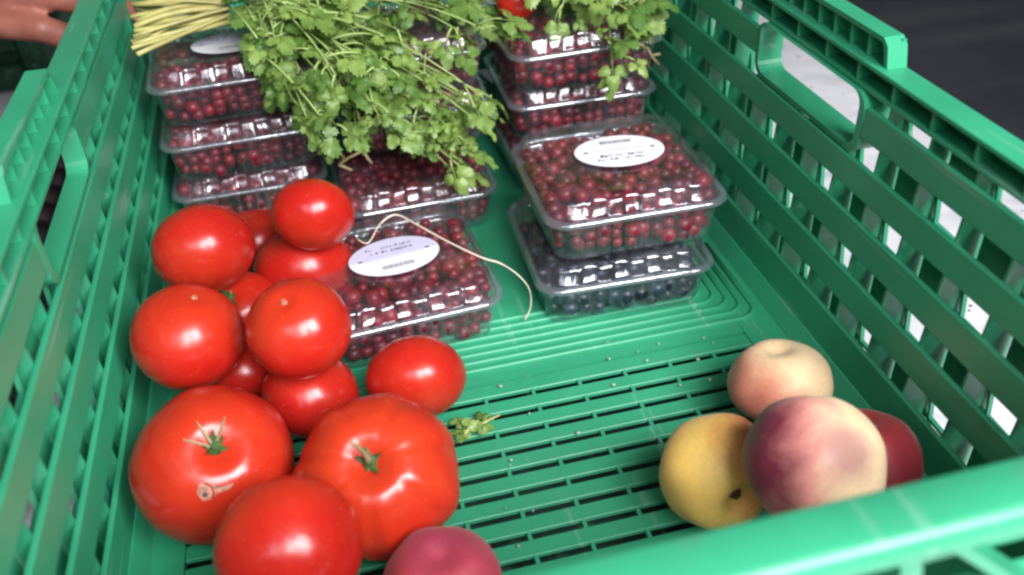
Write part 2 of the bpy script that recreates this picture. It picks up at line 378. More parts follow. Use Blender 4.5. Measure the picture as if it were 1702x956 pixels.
SL = [(0.0, 0.0300), (0.0425, 0.0588), (0.0705, 0.0866), (0.0983, 0.1132), (0.1255, 0.1400)]
HOLE = (-0.004, 0.096)
def side_wall(W):
    s = W['s']
    def X(z): return s * (W['xb'] + (W['xt'] - W['xb']) * z / 0.15)
    xo = s * W['xo']
    # frame: corner posts, outer web below the rim, hidden outer skirt
    b = bmesh.new()
    for y0, y1 in ((Y0 - 0.004, Y0 + 0.016), (Y1 - 0.016, Y1 + 0.004)):
        bm_hull8(b, [(X(0), y0, 0.0), (xo, y0, 0.0), (xo, y1, 0.0), (X(0), y1, 0.0), (X(.15), y0, .15), (xo, y0, .15), (xo, y1, .15), (X(.15), y1, .15)])
    bm_box(b, (min(xo, xo - s * .002), Y0, 0.1455), (max(xo, xo - s * .002), Y1, H - 0.0025))
    bmesh.ops.recalc_face_normals(b, faces=b.faces)
    wall = cl('side_wall', b)
    # slats
    for i, (z0, z1) in enumerate(SL):
        spans = [(Y0 + 0.0161, Y1 - 0.0161)]
        if i == 4: spans = [(Y0 + 0.0161, HOLE[0] - 0.0045), (HOLE[1] + 0.0045, Y1 - 0.0161)]
        for (ya, yb) in spans:
            t = s * 0.0026
            b = bmesh.new()
            bm_hull8(b, [(X(z0), ya, z0), (X(z0) + t, ya, z0), (X(z0) + t, yb, z0), (X(z0), yb, z0), (X(z1), ya, z1), (X(z1) + t, ya, z1), (X(z1) + t, yb, z1), (X(z1), yb, z1)])
            bevel(b, 0.0007, 2)
            link('slat', b, GREEN, wall).matrix_parent_inverse = crate_inv
    # fillet strip at the foot
    b = bmesh.new()
    bm_hull8(b, [(X(0) - s * .006, Y0, 0.0003), (X(0) + s * .0005, Y0, .0003), (X(0) + s * .0005, Y1, .0003), (X(0) - s * .006, Y1, .0003), (X(.008) - s * .0008, Y0, .009), (X(.008) + s * .0005, Y0, .009), (X(.008) + s * .0005, Y1, .009), (X(.008) - s * .0008, Y1, .009)])
    bmesh.ops.recalc_face_normals(b, faces=b.faces)
    link('foot_fillet', b, GREEN, wall).matrix_parent_inverse = crate_inv
    # deep upright ribs behind the slats
    ROWS = [(0.002, 0.0305), (0.0305, 0.0612), (0.0612, 0.0920), (0.0920, 0.1225), (0.1225, 0.1454)]
    ys = [0.008 + 0.030 * k for k in range(-12, 14) if Y0 + 0.018 < 0.008 + 0.030 * k < Y1 - 0.018]
    for y in ys:
        top = 0.1133 if HOLE[0] - 0.006 < y < HOLE[1] + 0.006 else 0.1452
        P = []
        for zz in (0.002, top):
            xi_, xe_ = X(zz) + s * 0.0027, xo - s * 0.0002
            P.append([(xi_, y - .0007, zz), (xe_, y - .0007, zz), (xe_, y + .0007, zz), (xi_, y + .0007, zz)])
        b = bmesh.new(); bm_hull8(b, P[0] + P[1]); bmesh.ops.recalc_face_normals(b, faces=b.faces)
        link('upright_rib', b, GREEN, wall).matrix_parent_inverse = crate_inv
    # outer face: closed web panels and open braced cells, like a chequerboard
    meshes = {}
    for ri, (z0, z1) in enumerate(ROWS):
        for k in range(len(ys) - 1):
            y = ys[k]; odd = round((y - 0.008) / 0.030) % 2
            opened = (odd == 0) if ri in (0, 2, 4) else (odd == 1)
            if ri >= 3 and y + 0.03 > HOLE[0] - 0.006 and y < HOLE[1] + 0.006:
                if ri == 4: continue
                z1c = 0.1136
            else: z1c = z1
            key = (opened, ri, z1c)
            if key not in meshes:
                b = bmesh.new(); x0, x1 = sorted((xo - s * .0030, xo - s * .0008))
                if not opened:
                    bm_box(b, (x0, .0008, z0), (x1, .0266, z1c))
                else:
                    hgt = z1c - z0
                    def bar(p, q, t):
                        d = Vector((0, q[0] - p[0], q[1] - p[1])).normalized(); nv = Vector((0, -d.z, d.y)) * t
                        bm_hull8(b, [(xx, yy + sg * nv.y, zz + sg * nv.z) for (yy, zz) in (p, q) for xx, sg in ((x0, -1), (x1, -1), (x1, 1), (x0, 1))])
                    bm_box(b, (x0, .0008, z0), (x1, .0292, z0 + hgt * .08)); bar((.0007, z0 + hgt * .34), (.0293, z0 + hgt * .38), .0009)
                    bar((.0290, z0 + hgt * .98), (.0245, z0 + hgt * .07), .0007)
                    bmesh.ops.recalc_face_normals(b, faces=b.faces)
                me = bpy.data.meshes.new('brace' if opened else 'web_panel'); b.to_mesh(me); b.free(); meshes[key] = me
            link('brace' if opened else 'web_panel', meshes[key], GREEN, wall, (0, y, 0)).matrix_parent_inverse = crate_inv
    # rim: top plate, raised grip, rail and cell ribs
    b = bmesh.new()
    xi = s * (W['xo'] - 0.0125)
    bm_box(b, (min(xi, xo + s * .0015), YO0 + 0.004, H - 0.0024), (max(xi, xo + s * .0015), YO1 - 0.004, H)); bevel(b, 0.0009, 2)
    rim = cl('rim', b)
    b = bmesh.new(); bm_box(b, (min(xi, xo - s * .0022), Y0 + 0.016, 0.1458), (max(xi, xo - s * .0022), Y1 - 0.016, 0.1472)); link('rim_rail', b, GREEN, rim).matrix_parent_inverse = crate_inv
    y = Y0 + 0.03
    me = None
    while y < Y1 - 0.02:
        if me is None:
            b = bmesh.new(); bm_box(b, (min(xi + s * .0012, xo - s * .0022), -0.0008, 0.1474), (max(xi + s * .0012, xo - s * .0022), 0.0008, H - 0.0026))
            me = bpy.data.meshes.new('rim_rib'); b.to_mesh(me); b.free()
        o = link('rim_rib', me, GREEN, rim, (0, y, 0)); o.matrix_parent_inverse = crate_inv
        y += 0.0285
    # raised grip over the hand hole
    g0, g1, gh = HOLE[0] - 0.002, HOLE[1] + 0.002, 0.0125
    gx0, gx1 = s * (W['xo'] - 0.0085), xo + s * 0.0012
    b = bmesh.new()
    prof = [(g0 - .004, H - .001), (g0 - .001, H + gh - .003), (g0 + .003, H + gh), (g1 - .003, H + gh), (g1 + .001, H + gh - .003), (g1 + .004, H - .001)]
    inn = [(g0 - .0012, H - .001), (g0 + .0018, H + gh - .004), (g0 + .0042, H + gh - .0024), (g1 - .0042, H + gh - .0024), (g1 - .0018, H + gh - .004), (g1 + .0012, H - .001)]
    va = [[b.verts.new((x, *p)) for p in prof] for x in (gx0, gx1)]; vb = [[b.verts.new((x, *p)) for p in inn] for x in (gx0, gx1)]
    for i in range(5):
        b.faces.new((va[0][i], va[0][i+1], va[1][i+1], va[1][i])); b.faces.new((vb[0][i], vb[1][i], vb[1][i+1], vb[0][i+1]))
        b.faces.new((va[0][i], vb[0][i], vb[0][i+1], va[0][i+1])); b.faces.new((va[1][i], va[1][i+1], vb[1][i+1], vb[1][i]))
    bm_box(b, (min(gx1, gx1 - s * .002), g0, H), (max(gx1, gx1 - s * .002), g1, H + gh - .001))
    bmesh.ops.recalc_face_normals(b, faces=b.faces)
    grip = cl('handle_grip', b)
    for i in range(1, 7):
        yy = g0 + (g1 - g0) * i / 7
        b = bmesh.new(); bm_box(b, (min(gx0 + s*.001, gx1 - s*.002), yy - .0007, H + .0002), (max(gx0 + s*.001, gx1 - s*.002), yy + .0007, H + gh - .0026)); b.transform(crate_inv)
        link('grip_rib', b, GREEN, grip)
    # hand hole frame: a deep rounded collar
    b = bmesh.new()
    def rr(y0, y1, z0, z1, r, n=5):
        P = []
        for cy, cz, a0 in ((y1 - r, z1 - r, 0), (y0 + r, z1 - r, 90), (y0 + r, z0 + r, 180), (y1 - r, z0 + r, 270)):
            for i in range(n + 1):
                a = math.radians(a0 + 90 * i / n); P.append((cy + r * math.cos(a), cz + r * math.sin(a)))
        return P
    zlo = 0.1175
    A = rr(HOLE[0], HOLE[1], zlo, 0.1452, 0.007); Bq = rr(HOLE[0] - .0042, HOLE[1] + .0042, zlo - .003, 0.1455, 0.009)
    rings = []
    for P, x in ((Bq, X(.13)), (A, X(.13) - s * .0004), (A, xo - s * .0005), (Bq, xo - s * .0003)):
        rings.append([b.verts.new((x, *p)) for p in P])
    n = len(A)
    for r in range(4):
        for i in range(n):
            b.faces.new((rings[r][i], rings[r][(i+1) % n], rings[(r+1) % 4][(i+1) % n], rings[(r+1) % 4][i]))
    bmesh.ops.recalc_face_normals(b, faces=b.faces)
    cl('handle_frame', b)
    return wall
side_wall(RW); side_wall(LW)

def end_wall(near):
    yi, yo = (Y0, YO0) if near else (Y1, YO1)
    s = -1 if near else 1
    xl, xr = -0.183, 0.1985
    b = bmesh.new()
    yy0, yy1 = sorted((yo, yo - s * .0022))
    # outer lip under the rim and corner posts
    bm_box(b, (xl, yy0, 0.1518), (xr, yy1, H - 0.002))
    for x0, x1 in ((xl, xl + .018), (xr - .018, xr)):
        y0, y1 = sorted((yi - s * -.0045, yo - s * .0004))
        bm_box(b, (x0 + .001, y0, 0.0), (x1 - .001, y1, 0.1515))
    bmesh.ops.recalc_face_normals(b, faces=b.faces)
    wall = cl('end_wall', b)
    hx0, hx1 = -0.046, 0.0575
    for i, (z0, z1) in enumerate(SL):
        spans = [(xl + .019, xr - .019)] if i != 4 else [(xl + .019, hx0 - .004), (hx1 + .006, xr - .019)]
        for xa, xb in spans:
            y0, y1 = sorted((yi, yi + s * .0026))
            b = bmesh.new(); bm_box(b, (xa, y0, z0), (xb, y1, z1 - (0.004 if i == 4 else 0))); bevel(b, .0007, 2)
            link('slat', b, GREEN, wall).matrix_parent_inverse = crate_inv
    y0, y1 = sorted((yi + s * .0029, yo - s * .0004))
    for d in (1, -1):
        x = -0.4432 if d > 0 else -0.3996
        while x < 0.40:
            x += 0.056
            xa = x; xb = x + d * 0.150; za, zb = 0.002, 0.1514
            lo, hi = xl + .018, xr - .018
            if xa < lo:
                if xb <= lo: continue
                za += (zb - za) * (lo - xa) / (xb - xa); xa = lo
            if xb > hi:
                if xa >= hi: continue
                zb = za + (zb - za) * (hi - xa) / (xb - xa); xb = hi
            if xa > hi:
                if xb >= hi: continue
                za += (zb - za) * (xa - hi) / (xa - xb); xa = hi
            if xb < lo:
                if xa <= lo: continue
                zb = za + (zb - za) * (xa - lo) / (xa - xb); xb = lo
            if zb - za < .01: continue
            xat = xa + (xb - xa) * (0.112 - za) / (zb - za) if zb > .112 else None
            if xat is not None and (hx0 - .008 < xat < hx1 + .008 or hx0 - .008 < xb < hx1 + .008): xb, zb = xat, .112
            dv = Vector((xb - xa, 0, zb - za)).normalized(); nv = Vector((-dv.z, 0, dv.x)) * .0015
            P = [[(px - nv.x, y0, pz - nv.z), (px + nv.x, y0, pz + nv.z), (px + nv.x, y1, pz + nv.z), (px - nv.x, y1, pz - nv.z)] for px, pz in ((xa, za), (xb, zb))]
            b = bmesh.new(); bm_hull8(b, P[0] + P[1]); bmesh.ops.recalc_face_normals(b, faces=b.faces)
            link('brace', b, GREEN, wall).matrix_parent_inverse = crate_inv
    # hand hole collar
    b = bmesh.new()
    def rr(a0, a1, z0, z1, r, n=6):
        P = []
        for cy, cz, aa in ((a1 - r, z1 - r, 0), (a0 + r, z1 - r, 90), (a0 + r, z0 + r, 180), (a1 - r, z0 + r, 270)):
            for i in range(n + 1):
                a = math.radians(aa + 90 * i / n); P.append((cy + r * math.cos(a), cz + r * math.sin(a)))
        return P
    A = rr(hx0, hx1, .113, .1510, .010); Bq = rr(hx0 - .0060, hx1 + .0060, .108, .1516, .013); rings = []
    for P, y in ((Bq, yi + s * .0002), (A, yi), (A, yo - s * .0005), (Bq, yo - s * .0003)):
        rings.append([b.verts.new((p[0], y, p[1])) for p in P])
    n = len(A)
    for r in range(4):
        for i in range(n): b.faces.new((rings[r][i], rings[r][(i+1) % n], rings[(r+1) % 4][(i+1) % n], rings[(r+1) % 4][i]))
    bmesh.ops.recalc_face_normals(b, faces=b.faces)
    cl('handle_frame', b)
    # rim with a rounded outer edge
    sec = []
    ya, yb = yi + s * .0005, yo + s * .0028
    sec = [(ya, H - .0022), (ya, H - .0006), (ya + s * .0008, H)]
    for i in range(0, 8):
        a = math.pi / 2 * i / 7; r = .0045
        sec.append((yb - s * r + s * r * math.sin(a), H - r + r * math.cos(a)))
    sec += [(yb, 0.1508), (yb - s * .0018, 0.1502), (yb - s * .0024, 0.1515), (yb - s * .0055, H - .0024)]
    b = bmesh.new(); X0, X1 = xl - .002, xr + .002
    R0 = [b.verts.new((X0, *p)) for p in sec]; R1 = [b.verts.new((X1, *p)) for p in sec]
    n = len(sec)
    for i in range(n): b.faces.new((R0[i], R0[(i+1) % n], R1[(i+1) % n], R1[i]))
    b.faces.new(R0); b.faces.new(R1[::-1]); bmesh.ops.recalc_face_normals(b, faces=b.faces)
    o = cl('end_rim', b, smooth=True)
    o.data.set_sharp_from_angle(angle=math.radians(40)) if hasattr(o.data, 'set_sharp_from_angle') else None
end_wall(True); end_wall(False)

# ------------------------------------------------------------------ tomatoes
def fruit_mesh(r, squash, lobes, amp, dimple, seed, cleft=0.0, nu=56, nv=36, noise_amp=0.02, dw=0.26, groove=0.0):
    b = bmesh.new(); rings = []
    rnd = random.Random(seed); ph = [rnd.uniform(0, 6.28) for _ in range(4)]
    for j in range(1, nv):
        th = math.pi * j / nv; ring = []
        for i in range(nu):
            a = 2 * math.pi * i / nu
            k = 1 + amp * (0.7 * math.cos(lobes * a + ph[0]) + 0.45 * math.cos((lobes - 2) * a + ph[1])) * math.sin(th) ** 0.7 * (0.35 + 0.65 * (math.cos(th / 2) ** 2) * 1.4)
            if groove: k -= groove * abs(math.cos(lobes * a / 2 + ph[2])) ** 12 * (0.25 + 0.75 * max(0.0, math.cos(th)) ** .5) * math.sin(th) ** .4
            k -= cleft * math.exp(-(((a - math.pi + math.pi) % (2 * math.pi) - math.pi + 0.0) / 0.22) ** 2) * math.sin(th) ** .4
            x, y, z = math.sin(th) * math.cos(a) * k, math.sin(th) * math.sin(a) * k, math.cos(th) * squash
            rho = math.hypot(x, y)
            if z > 0: z -= dimple * math.exp(-(rho / dw) ** 2) 
            else: z += dimple * 0.25 * math.exp(-(rho / 0.25) ** 2)
            nn = 1 + noise_amp * noise.noise(Vector((x * 1.6 + seed, y * 1.6, z * 1.6)))
            ring.append(b.verts.new((x * r * nn, y * r * nn, z * r * nn)))
        rings.append(ring)
    t = b.verts.new((0, 0, (squash - dimple) * r)); bt = b.verts.new((0, 0, (-squash + dimple * .25) * r))
    for j in range(len(rings) - 1):
        for i in range(nu): b.faces.new((rings[j][i], rings[j+1][i], rings[j+1][(i+1) % nu], rings[j][(i+1) % nu]))
    for i in range(nu):
        b.faces.new((t, rings[0][i], rings[0][(i+1) % nu])); b.faces.new((bt, rings[-1][(i+1) % nu], rings[-1][i]))
    return b
def orient(o, axis, spin=0.0):
    q = Vector(axis).normalized().to_track_quat('Z', 'Y')
    o.rotation_mode = 'QUATERNION'
    from mathutils import Quaternion
    o.rotation_quaternion = q @ Quaternion((0, 0, 1), spin)
def calyx_mesh(r, n, seed, curl, length):
    rnd = random.Random(seed); b = bmesh.new()
    bm_tube(b, [(0, 0, -.0015), (0, 0, .0015), (0.0008, 0, .004)], [.0045, .0030, .0022], 8)
    for i in range(n):
        a = 2 * math.pi * i / n + rnd.uniform(-.3, .3); L = length * rnd.uniform(.6, 1.2); w = .0023
        d = Vector((math.cos(a), math.sin(a), 0)); sd = Vector((-d.y, d.x, 0)); up = Vector((0, 0, 1)); c = curl * rnd.uniform(.4, 1.4)
        prev = None
        for k in range(5):
            t = k / 4; p = d * (L * t * (1 - .2 * c * t)) + up * (.001 + c * L * t * t); ww = w * (1 - t) + .0002
            q = (b.verts.new(p - sd * ww), b.verts.new(p + up * ww * .5), b.verts.new(p + sd * ww))
            if prev:
                b.faces.new((prev[0], prev[1], q[1], q[0])); b.faces.new((prev[1], prev[2], q[2], q[1]))
            prev = q
    return b
def wdir(u, v, t):   # direction given as right / down / towards the viewer
    return RX * u + RY * v - RZ * t
# centre, radius, squash, lobes, amp, dimple, stem axis, skin, label
TOMS = [
 ('T1', (-.1283, .0731, .0740), .0258, .88, 5, .012, .10, (-.2, .75, .6), 1, 'smooth red tomato topmost on the pile, touching the crate wall'),
 ('T2', (-.0713, .0914, .0733), .0222, .84, 5, .012, .08, (.2, .8, .5), 0, 'round red tomato on top of the pile nearest the stacked punnets'),
 ('T3', (-.1102, .1534, .0246), .0246, .86, 5, .012, .08, (0, .5, .8), 1, 'half hidden red tomato in the gap behind the two topmost tomatoes'),
 ('T4', (-.0826, .1070, .0294), .0294, .84, 6, .015, .08, (.1, .6, .7), 1, 'red tomato squeezed under the topmost tomato beside the labelled low punnet'),
 ('T5', (-.1371, .0203, .0596), .0262, .94, 5, .010, .06, wdir(.30, -.80, .50), 0, 'round red tomato with a small pale ring scar beside the crate wall'),
 ('La', (-.1200, .0753, .0292), .0237, .88, 5, .012, .12, wdir(-.04, -.44, .9), 1, 'shaded red tomato with green stem deep in the gap of the pile'),
 ('Lb', (-.1192, .0346, .0231), .0205, .88, 5, .012, .10, (.1, .3, .8), 1, 'dark shaded tomato at the bottom between the round ones'),
 ('T6', (-.0841, -.0029, .0701), .0238, .95, 5, .012, .10, wdir(-.14, -.60, .79), 0, 'orange red tomato with yellowish shoulder in the middle of the pile'),
 ('T7', (-.0864, .0038, .0238), .0238, .88, 5, .010, .08, (.3, .2, .8), 1, 'red tomato lying low beneath the yellow shouldered one'),
 ('T8', (-.0342, -.0007, .0249), .0249, .84, 4, .020, .06, (.1, .8, .55), 1, 'squarish red tomato at the edge of the pile on the slotted floor'),
 ('T9', (-.1294, -.0421, .0343), .0348, .96, 5, .022, .17, wdir(.29, -.40, .87), 0, 'very large tomato with dried star stem and a pale split scar'),
 ('T10', (-.0605, -.0687, .0344),   .0356, .88, 7, .036, .22, wdir(.0, -.40, .90), 2, 'very large ribbed tomato with a bent green stem stub'),
 ('T11', (-.0968, -.1112, .0509), .0272, 1.0, 5, .012, .06, (-.1, .75, .55), 0, 'smooth plump tomato lying over the two very large ones'),
 ('T12', (-.1290, -.1480, .0262), .0262, .90, 5, .012, .08, (0, .3, .9), 1, 'red tomato under the plump one beside the near crate wall'),
]
for i, (key, c, r, sq, lo, am, di, ax, mi, lab) in enumerate(TOMS):
    t = empty('tomato', c)
    orient(t, ax, random.uniform(0, 6.28) if key != 'T10' else 0.5)
    sk = link('skin', fruit_mesh(r, sq, lo, am, di, i + 3, groove={'T10': .075, 'T9': .025, 'T8': .02}.get(key, 0.0), nu=84, nv=44), TOM[mi], t, smooth=True)
    zt = (sq - di) * r
    if key in ('T9', 'T10', 'La'):
        cx = link('calyx', calyx_mesh(r, 6 if key != 'T10' else 5, i, .7 if key == 'T9' else .45, .0072), CALYX, t, (0, 0, zt))
        if key == 'T10':
            b = bmesh.new(); bm_tube(b, bez((0, 0, .002), (.001, .002, .012), (-.002, .006, .018), 6), [.0018, .0014, .0012, .001, .001, .0008, .0006], 6)
            link('stalk', b, STALK_DRY, cx, smooth=True)
        if key == 'T9':
            b = bmesh.new()
            for a in (0.4, 1.3, 2.0): bm_tube(b, bez((0, 0, .001), (.005 * math.cos(a), .005 * math.sin(a), .004), (.013 * math.cos(a), .013 * math.sin(a), .004), 5), [.0009, .0009, .0007, .0006, .0005, .0003], 5)
            link('dry_sepal', b, STALK_DRY, cx)
    elif key in ('T5', 'T6', 'T2'):
        b = bmesh.new()
        bmesh.ops.create_cone(b, segments=14, radius1=.0017, radius2=.0011, depth=.0012, cap_ends=True)
        link('stem_scar', b, SCAR, t, (0, 0, zt + .0004))
    tag(t, lab, 'tomato', 'tomatoes piled in the crate')
    if key == 'T9':
        # pale healed split facing the camera
        inv = t.rotation_quaternion.inverted()
        d = (CAM - Vector(c)).normalized()
        p0 = dep(345, 812, (Vector(c) - CAM).dot(RZ)); rel = p0 - Vector(c); perp = rel - d * rel.dot(d)
        nrm = (perp + d * math.sqrt(max(1e-6, (r * 0.97) ** 2 - perp.length ** 2))).normalized()
        def surf(v):
            v = v.normalized(); lv = inv @ v; hit = sk.ray_cast if False else None
            return lv
        b = bmesh.new(); e1 = nrm.cross(RY).normalized(); e2 = nrm.cross(e1).normalized()
        if e1.dot(RX) < 0: e1 = -e1
        if e2.dot(RY) < 0: e2 = -e2
        bpy.context.view_layer.update()
        from mathutils.bvhtree import BVHTree
        bv = BVHTree.FromPolygons([v.co[:] for v in sk.data.vertices], [p.vertices[:] for p in sk.data.polygons])
        def on_skin(u, v, lift=.0004):
            o3 = inv @ ((nrm * r * 2 + e1 * u + e2 * v)); dd = inv @ (-nrm)
            h = bv.ray_cast(o3, dd)
            return h[0] + h[1] * lift
        out = [(-.0040, .0008), (-.0030, -.0026), (-.0004, -.0038), (.0026, -.0024), (.0062, -.0012), (.0105, -.0022), (.0086, .0002), (.0040, .0014), (.0022, .0036), (-.0016, .0042)]
        ctr = b.verts.new(on_skin(0, 0, .0011)); vs = [b.verts.new(on_skin(u, v)) for u, v in out]
        md = [b.verts.new(on_skin(u * .55, v * .55, .0010)) for u, v in out]
        for k in range(len(out)):
            b.faces.new((ctr, md[k], md[(k+1) % len(out)])); b.faces.new((md[k], vs[k], vs[(k+1) % len(out)], md[(k+1) % len(out)]))
        link('split_scar', b, SCAR, t, smooth=True)
        b = bmesh.new(); bmesh.ops.create_icosphere(b, subdivisions=2, radius=.0011); link('split_hole', b, INK, t, on_skin(-.0006, .0014, .0007))
        b = bmesh.new(); bm_tube(b, [on_skin(u, v, .0010) for u, v in ((-.001, -.0032), (.0016, -.0020), (.0026, .0006), (.0022, .0034))], .0004, 5); link('split_edge', b, TOM[1], t)

# ------------------------------------------------------------------ peaches
def peach_mat(name, light, mid, dark, direction, lo, hi, bruise=None):
    M, n, l, B = mat(name)
    tc = n.new('ShaderNodeTexCoord'); geo = n.new('ShaderNodeNewGeometry')
    dt = n.new('ShaderNodeVectorMath'); dt.operation = 'DOT_PRODUCT'; l.new(tc.outputs['Object'], dt.inputs[0])
    dt.inputs[1].default_value = tuple(Vector(direction).normalized() / 0.026)
    t = noise_tex(n, l, 34, 6, 0.6, dist=0.3)
    ma = n.new('ShaderNodeMath'); ma.operation = 'MULTIPLY_ADD'; ma.inputs[1].default_value = 1.5; ma.inputs[2].default_value = -0.75; l.new(t.outputs[0], ma.inputs[0])
    ad = n.new('ShaderNodeMath'); ad.operation = 'ADD'; l.new(dt.outputs['Value'], ad.inputs[0]); l.new(ma.outputs[0], ad.inputs[1])
    mr = n.new('ShaderNodeMapRange'); mr.inputs[1].default_value = lo; mr.inputs[2].default_value = hi; l.new(ad.outputs[0], mr.inputs[0])
    r = ramp(n, [(0.0, light), (0.45, mid), (1.0, dark)]); l.new(mr.outputs[0], r.inputs[0])
    f = noise_tex(n, l, 620, 4, 0.7); fr = ramp(n, [(0.3, (0.88,) * 3), (0.7, (1.08,) * 3)]); l.new(f.outputs[0], fr.inputs[0])
    mu = n.new('ShaderNodeMixRGB'); mu.blend_type = 'MULTIPLY'; mu.inputs[0].default_value = 1; l.new(r.outputs[0], mu.inputs[1]); l.new(fr.outputs[0], mu.inputs[2])
    src = mu.outputs[0]
    if bruise is not None:
        ds = n.new('ShaderNodeVectorMath'); ds.operation = 'DISTANCE'; l.new(tc.outputs['Object'], ds.inputs[0]); ds.inputs[1].default_value = tuple(bruise[0])
        wob = n.new('ShaderNodeMath'); wob.operation = 'MULTIPLY_ADD'; wob.inputs[1].default_value = .010; l.new(t.outputs[0], wob.inputs[0]); l.new(ds.outputs['Value'], wob.inputs[2])
        bm_ = n.new('ShaderNodeMapRange'); bm_.inputs[1].default_value = bruise[1] + .009; bm_.inputs[2].default_value = bruise[1] + .002; bm_.inputs[4].default_value = .8; l.new(wob.outputs[0], bm_.inputs[0])
        mb = n.new('ShaderNodeMixRGB'); l.new(bm_.outputs[0], mb.inputs[0]); l.new(src, mb.inputs[1]); mb.inputs[2].default_value = (0.40, 0.175, 0.165, 1); src = mb.outputs[0]
    l.new(src, B.inputs['Base Color'])
    B.inputs['Roughness'].default_value = 0.52; B.inputs['Specular IOR Level'].default_value = 0.42
    B.inputs['Sheen Weight'].default_value = 0.16; B.inputs['Sheen Roughness'].default_value = 0.45; B.inputs['Sheen Tint'].default_value = (1, 0.86, 0.82, 1)
    B.inputs['Subsurface Weight'].default_value = 0.08; B.inputs['Subsurface Radius'].default_value = (.005, .002, .001)
    bump(n, l, f.outputs[0], B, 0.08, 0.0006)
    return M
CREAM, PINK, WINE = (0.80, 0.62, 0.38), (0.50, 0.115, 0.085), (0.13, 0.016, 0.028)
PEACH = [
 ('P2', (1295, 634, 84), 0.0, .80, (.0, .3, .95), ((0.82, 0.59, 0.34), (0.66, 0.28, 0.17), (0.48, 0.10, 0.085)), wdir(-.85, .50, 0), -0.15, 1.15, 'pale cream peach with pink cheek behind the other peaches'),
 ('P3', (1192, 785, 97), 0.0, .93, wdir(.28, .38, .8), ((0.95, 0.62, 0.15), (0.86, 0.34, 0.10), (0.46, 0.07, 0.045)), wdir(1, -.25, .25), 0.10, 0.95, 'yellow peach with open stem cavity lying on the slotted floor'),
 ('P4', (1353, 768, 116), 0.036, .95, wdir(.36, -.40, .84), ((0.82, 0.60, 0.36), (0.66, 0.26, 0.215), (0.18, 0.022, 0.044)), wdir(-.90, -.20, .0), -0.15, 0.85, 'biggest peach, pink and cream with wine red side, on top'),
 ('P5', (1432, 768, 96), 0.0, .92, (0, .3, .9), ((0.38, 0.035, 0.04), (0.24, 0.016, 0.026), (0.12, 0.008, 0.018)), wdir(0, 1, 0), -1, 1, 'dark wine red peach half hidden against the slatted wall'),
 ('P1', (737, 974, 99), 0.0, .93, wdir(-.02, -.80, .60), ((0.66, 0.20, 0.15), (0.58, 0.065, 0.085), (0.24, 0.028, 0.065)), wdir(0, -1, .25), -0.9, 1.15, 'rosy peach with purple dimple cut off by the near edge below the tomatoes'),
]
for i, (key, (u, v, rp), zo, sq, ax, cs, dr, lo, hi, lab) in enumerate(PEACH):
    dm = .42 if key == 'P3' else (.10 if key == 'P4' else .20)
    d = ray(u, v); dn = d.normalized(); al = math.atan(rp / FPX / d.length)
    D = (zo - CAM.z) / (dn.z - math.sin(al)); c = CAM + dn * D; r = D * math.sin(al)
    t = empty('peach', c); orient(t, ax, 2.2 + i)
    q = t.rotation_quaternion.inverted()
    pm = peach_mat('peach_skin', *cs, q @ Vector(dr), lo, hi, (q @ (wdir(.22, -.34, .91) * r * .93), r * .36) if key == 'P4' else None)
    link('skin', fruit_mesh(r * 1.01, sq, 3, .008, dm, 40 + i, cleft=.07, noise_amp=.06, dw=.24 if key == 'P3' else .30), pm, t, smooth=True)
    if key == 'P3':
        b = bmesh.new()
        bmesh.ops.create_cone(b, segments=10, radius1=.0052, radius2=.0024, depth=.0050, cap_ends=True)
        for vv in b.verts: vv.co += Vector((random.uniform(-1, 1), random.uniform(-1, 1), random.uniform(-1, 1))) * .0006
        link('pit_shade_cone', b, simple('pit_shade_cone', (0.085, 0.05, 0.02), 0.8, .4, 300), t, (0, 0, (sq - dm) * r * 1.01 + .0004))  # dark cone painting the shade deep in the stem hollow
    tag(t, lab, 'peach', 'peaches in the crate')

# ------------------------------------------------------------------ punnets and berries
PW = 0.104
def rrect(half_x, half_y, r, n_side, n_corner):
    P = []
    sx, sy = half_x - r, half_y - r
    for k, (cx, cy, a0) in enumerate(((sx, sy, 0), (-sx, sy, 90), (-sx, -sy, 180), (sx, -sy, 270))):
        for i in range(n_corner):
            a = math.radians(a0 + 90 * i / (n_corner - 1)); P.append((cx + r * math.cos(a), cy + r * math.sin(a), math.cos(a), math.sin(a), 0.0))
        L = 2 * (sx if k % 2 == 0 else sy)
        nx, ny = ((0, 1), (-1, 0), (0, -1), (1, 0))[k]; tx, ty = ((-1, 0), (0, -1), (1, 0), (0, 1))[k]
        for i in range(1, n_side):
            s = i / n_side
            P.append((cx + nx * r + tx * L * s, cy + ny * r + ty * L * s, nx, ny, (s - .5) * L if True else 0))
    return P
def loft(b, rings, close_top=False, close_bot=False):
    for a, c in zip(rings, rings[1:]):
        n = len(a)
        for i in range(n): b.faces.new((a[i], a[(i+1) % n], c[(i+1) % n], c[i]))
def ring(b, inset, z, r, rib=0.0, per=.0062, sq=False):
    h = PW / 2 - inset; out = []
    for (x, y, nx, ny, s) in rrect(h, h, r, 56, 7):
        k = 0.0
        if rib and abs(s) > 1e-6 and abs(s) < h - r - .004:
            ph = math.sin(2 * math.pi * s / per)
            k = rib * (max(-1, min(1, ph * 4)) if sq else ph)
        out.append(b.verts.new((x + nx * k, y + ny * k, z)))
    return out
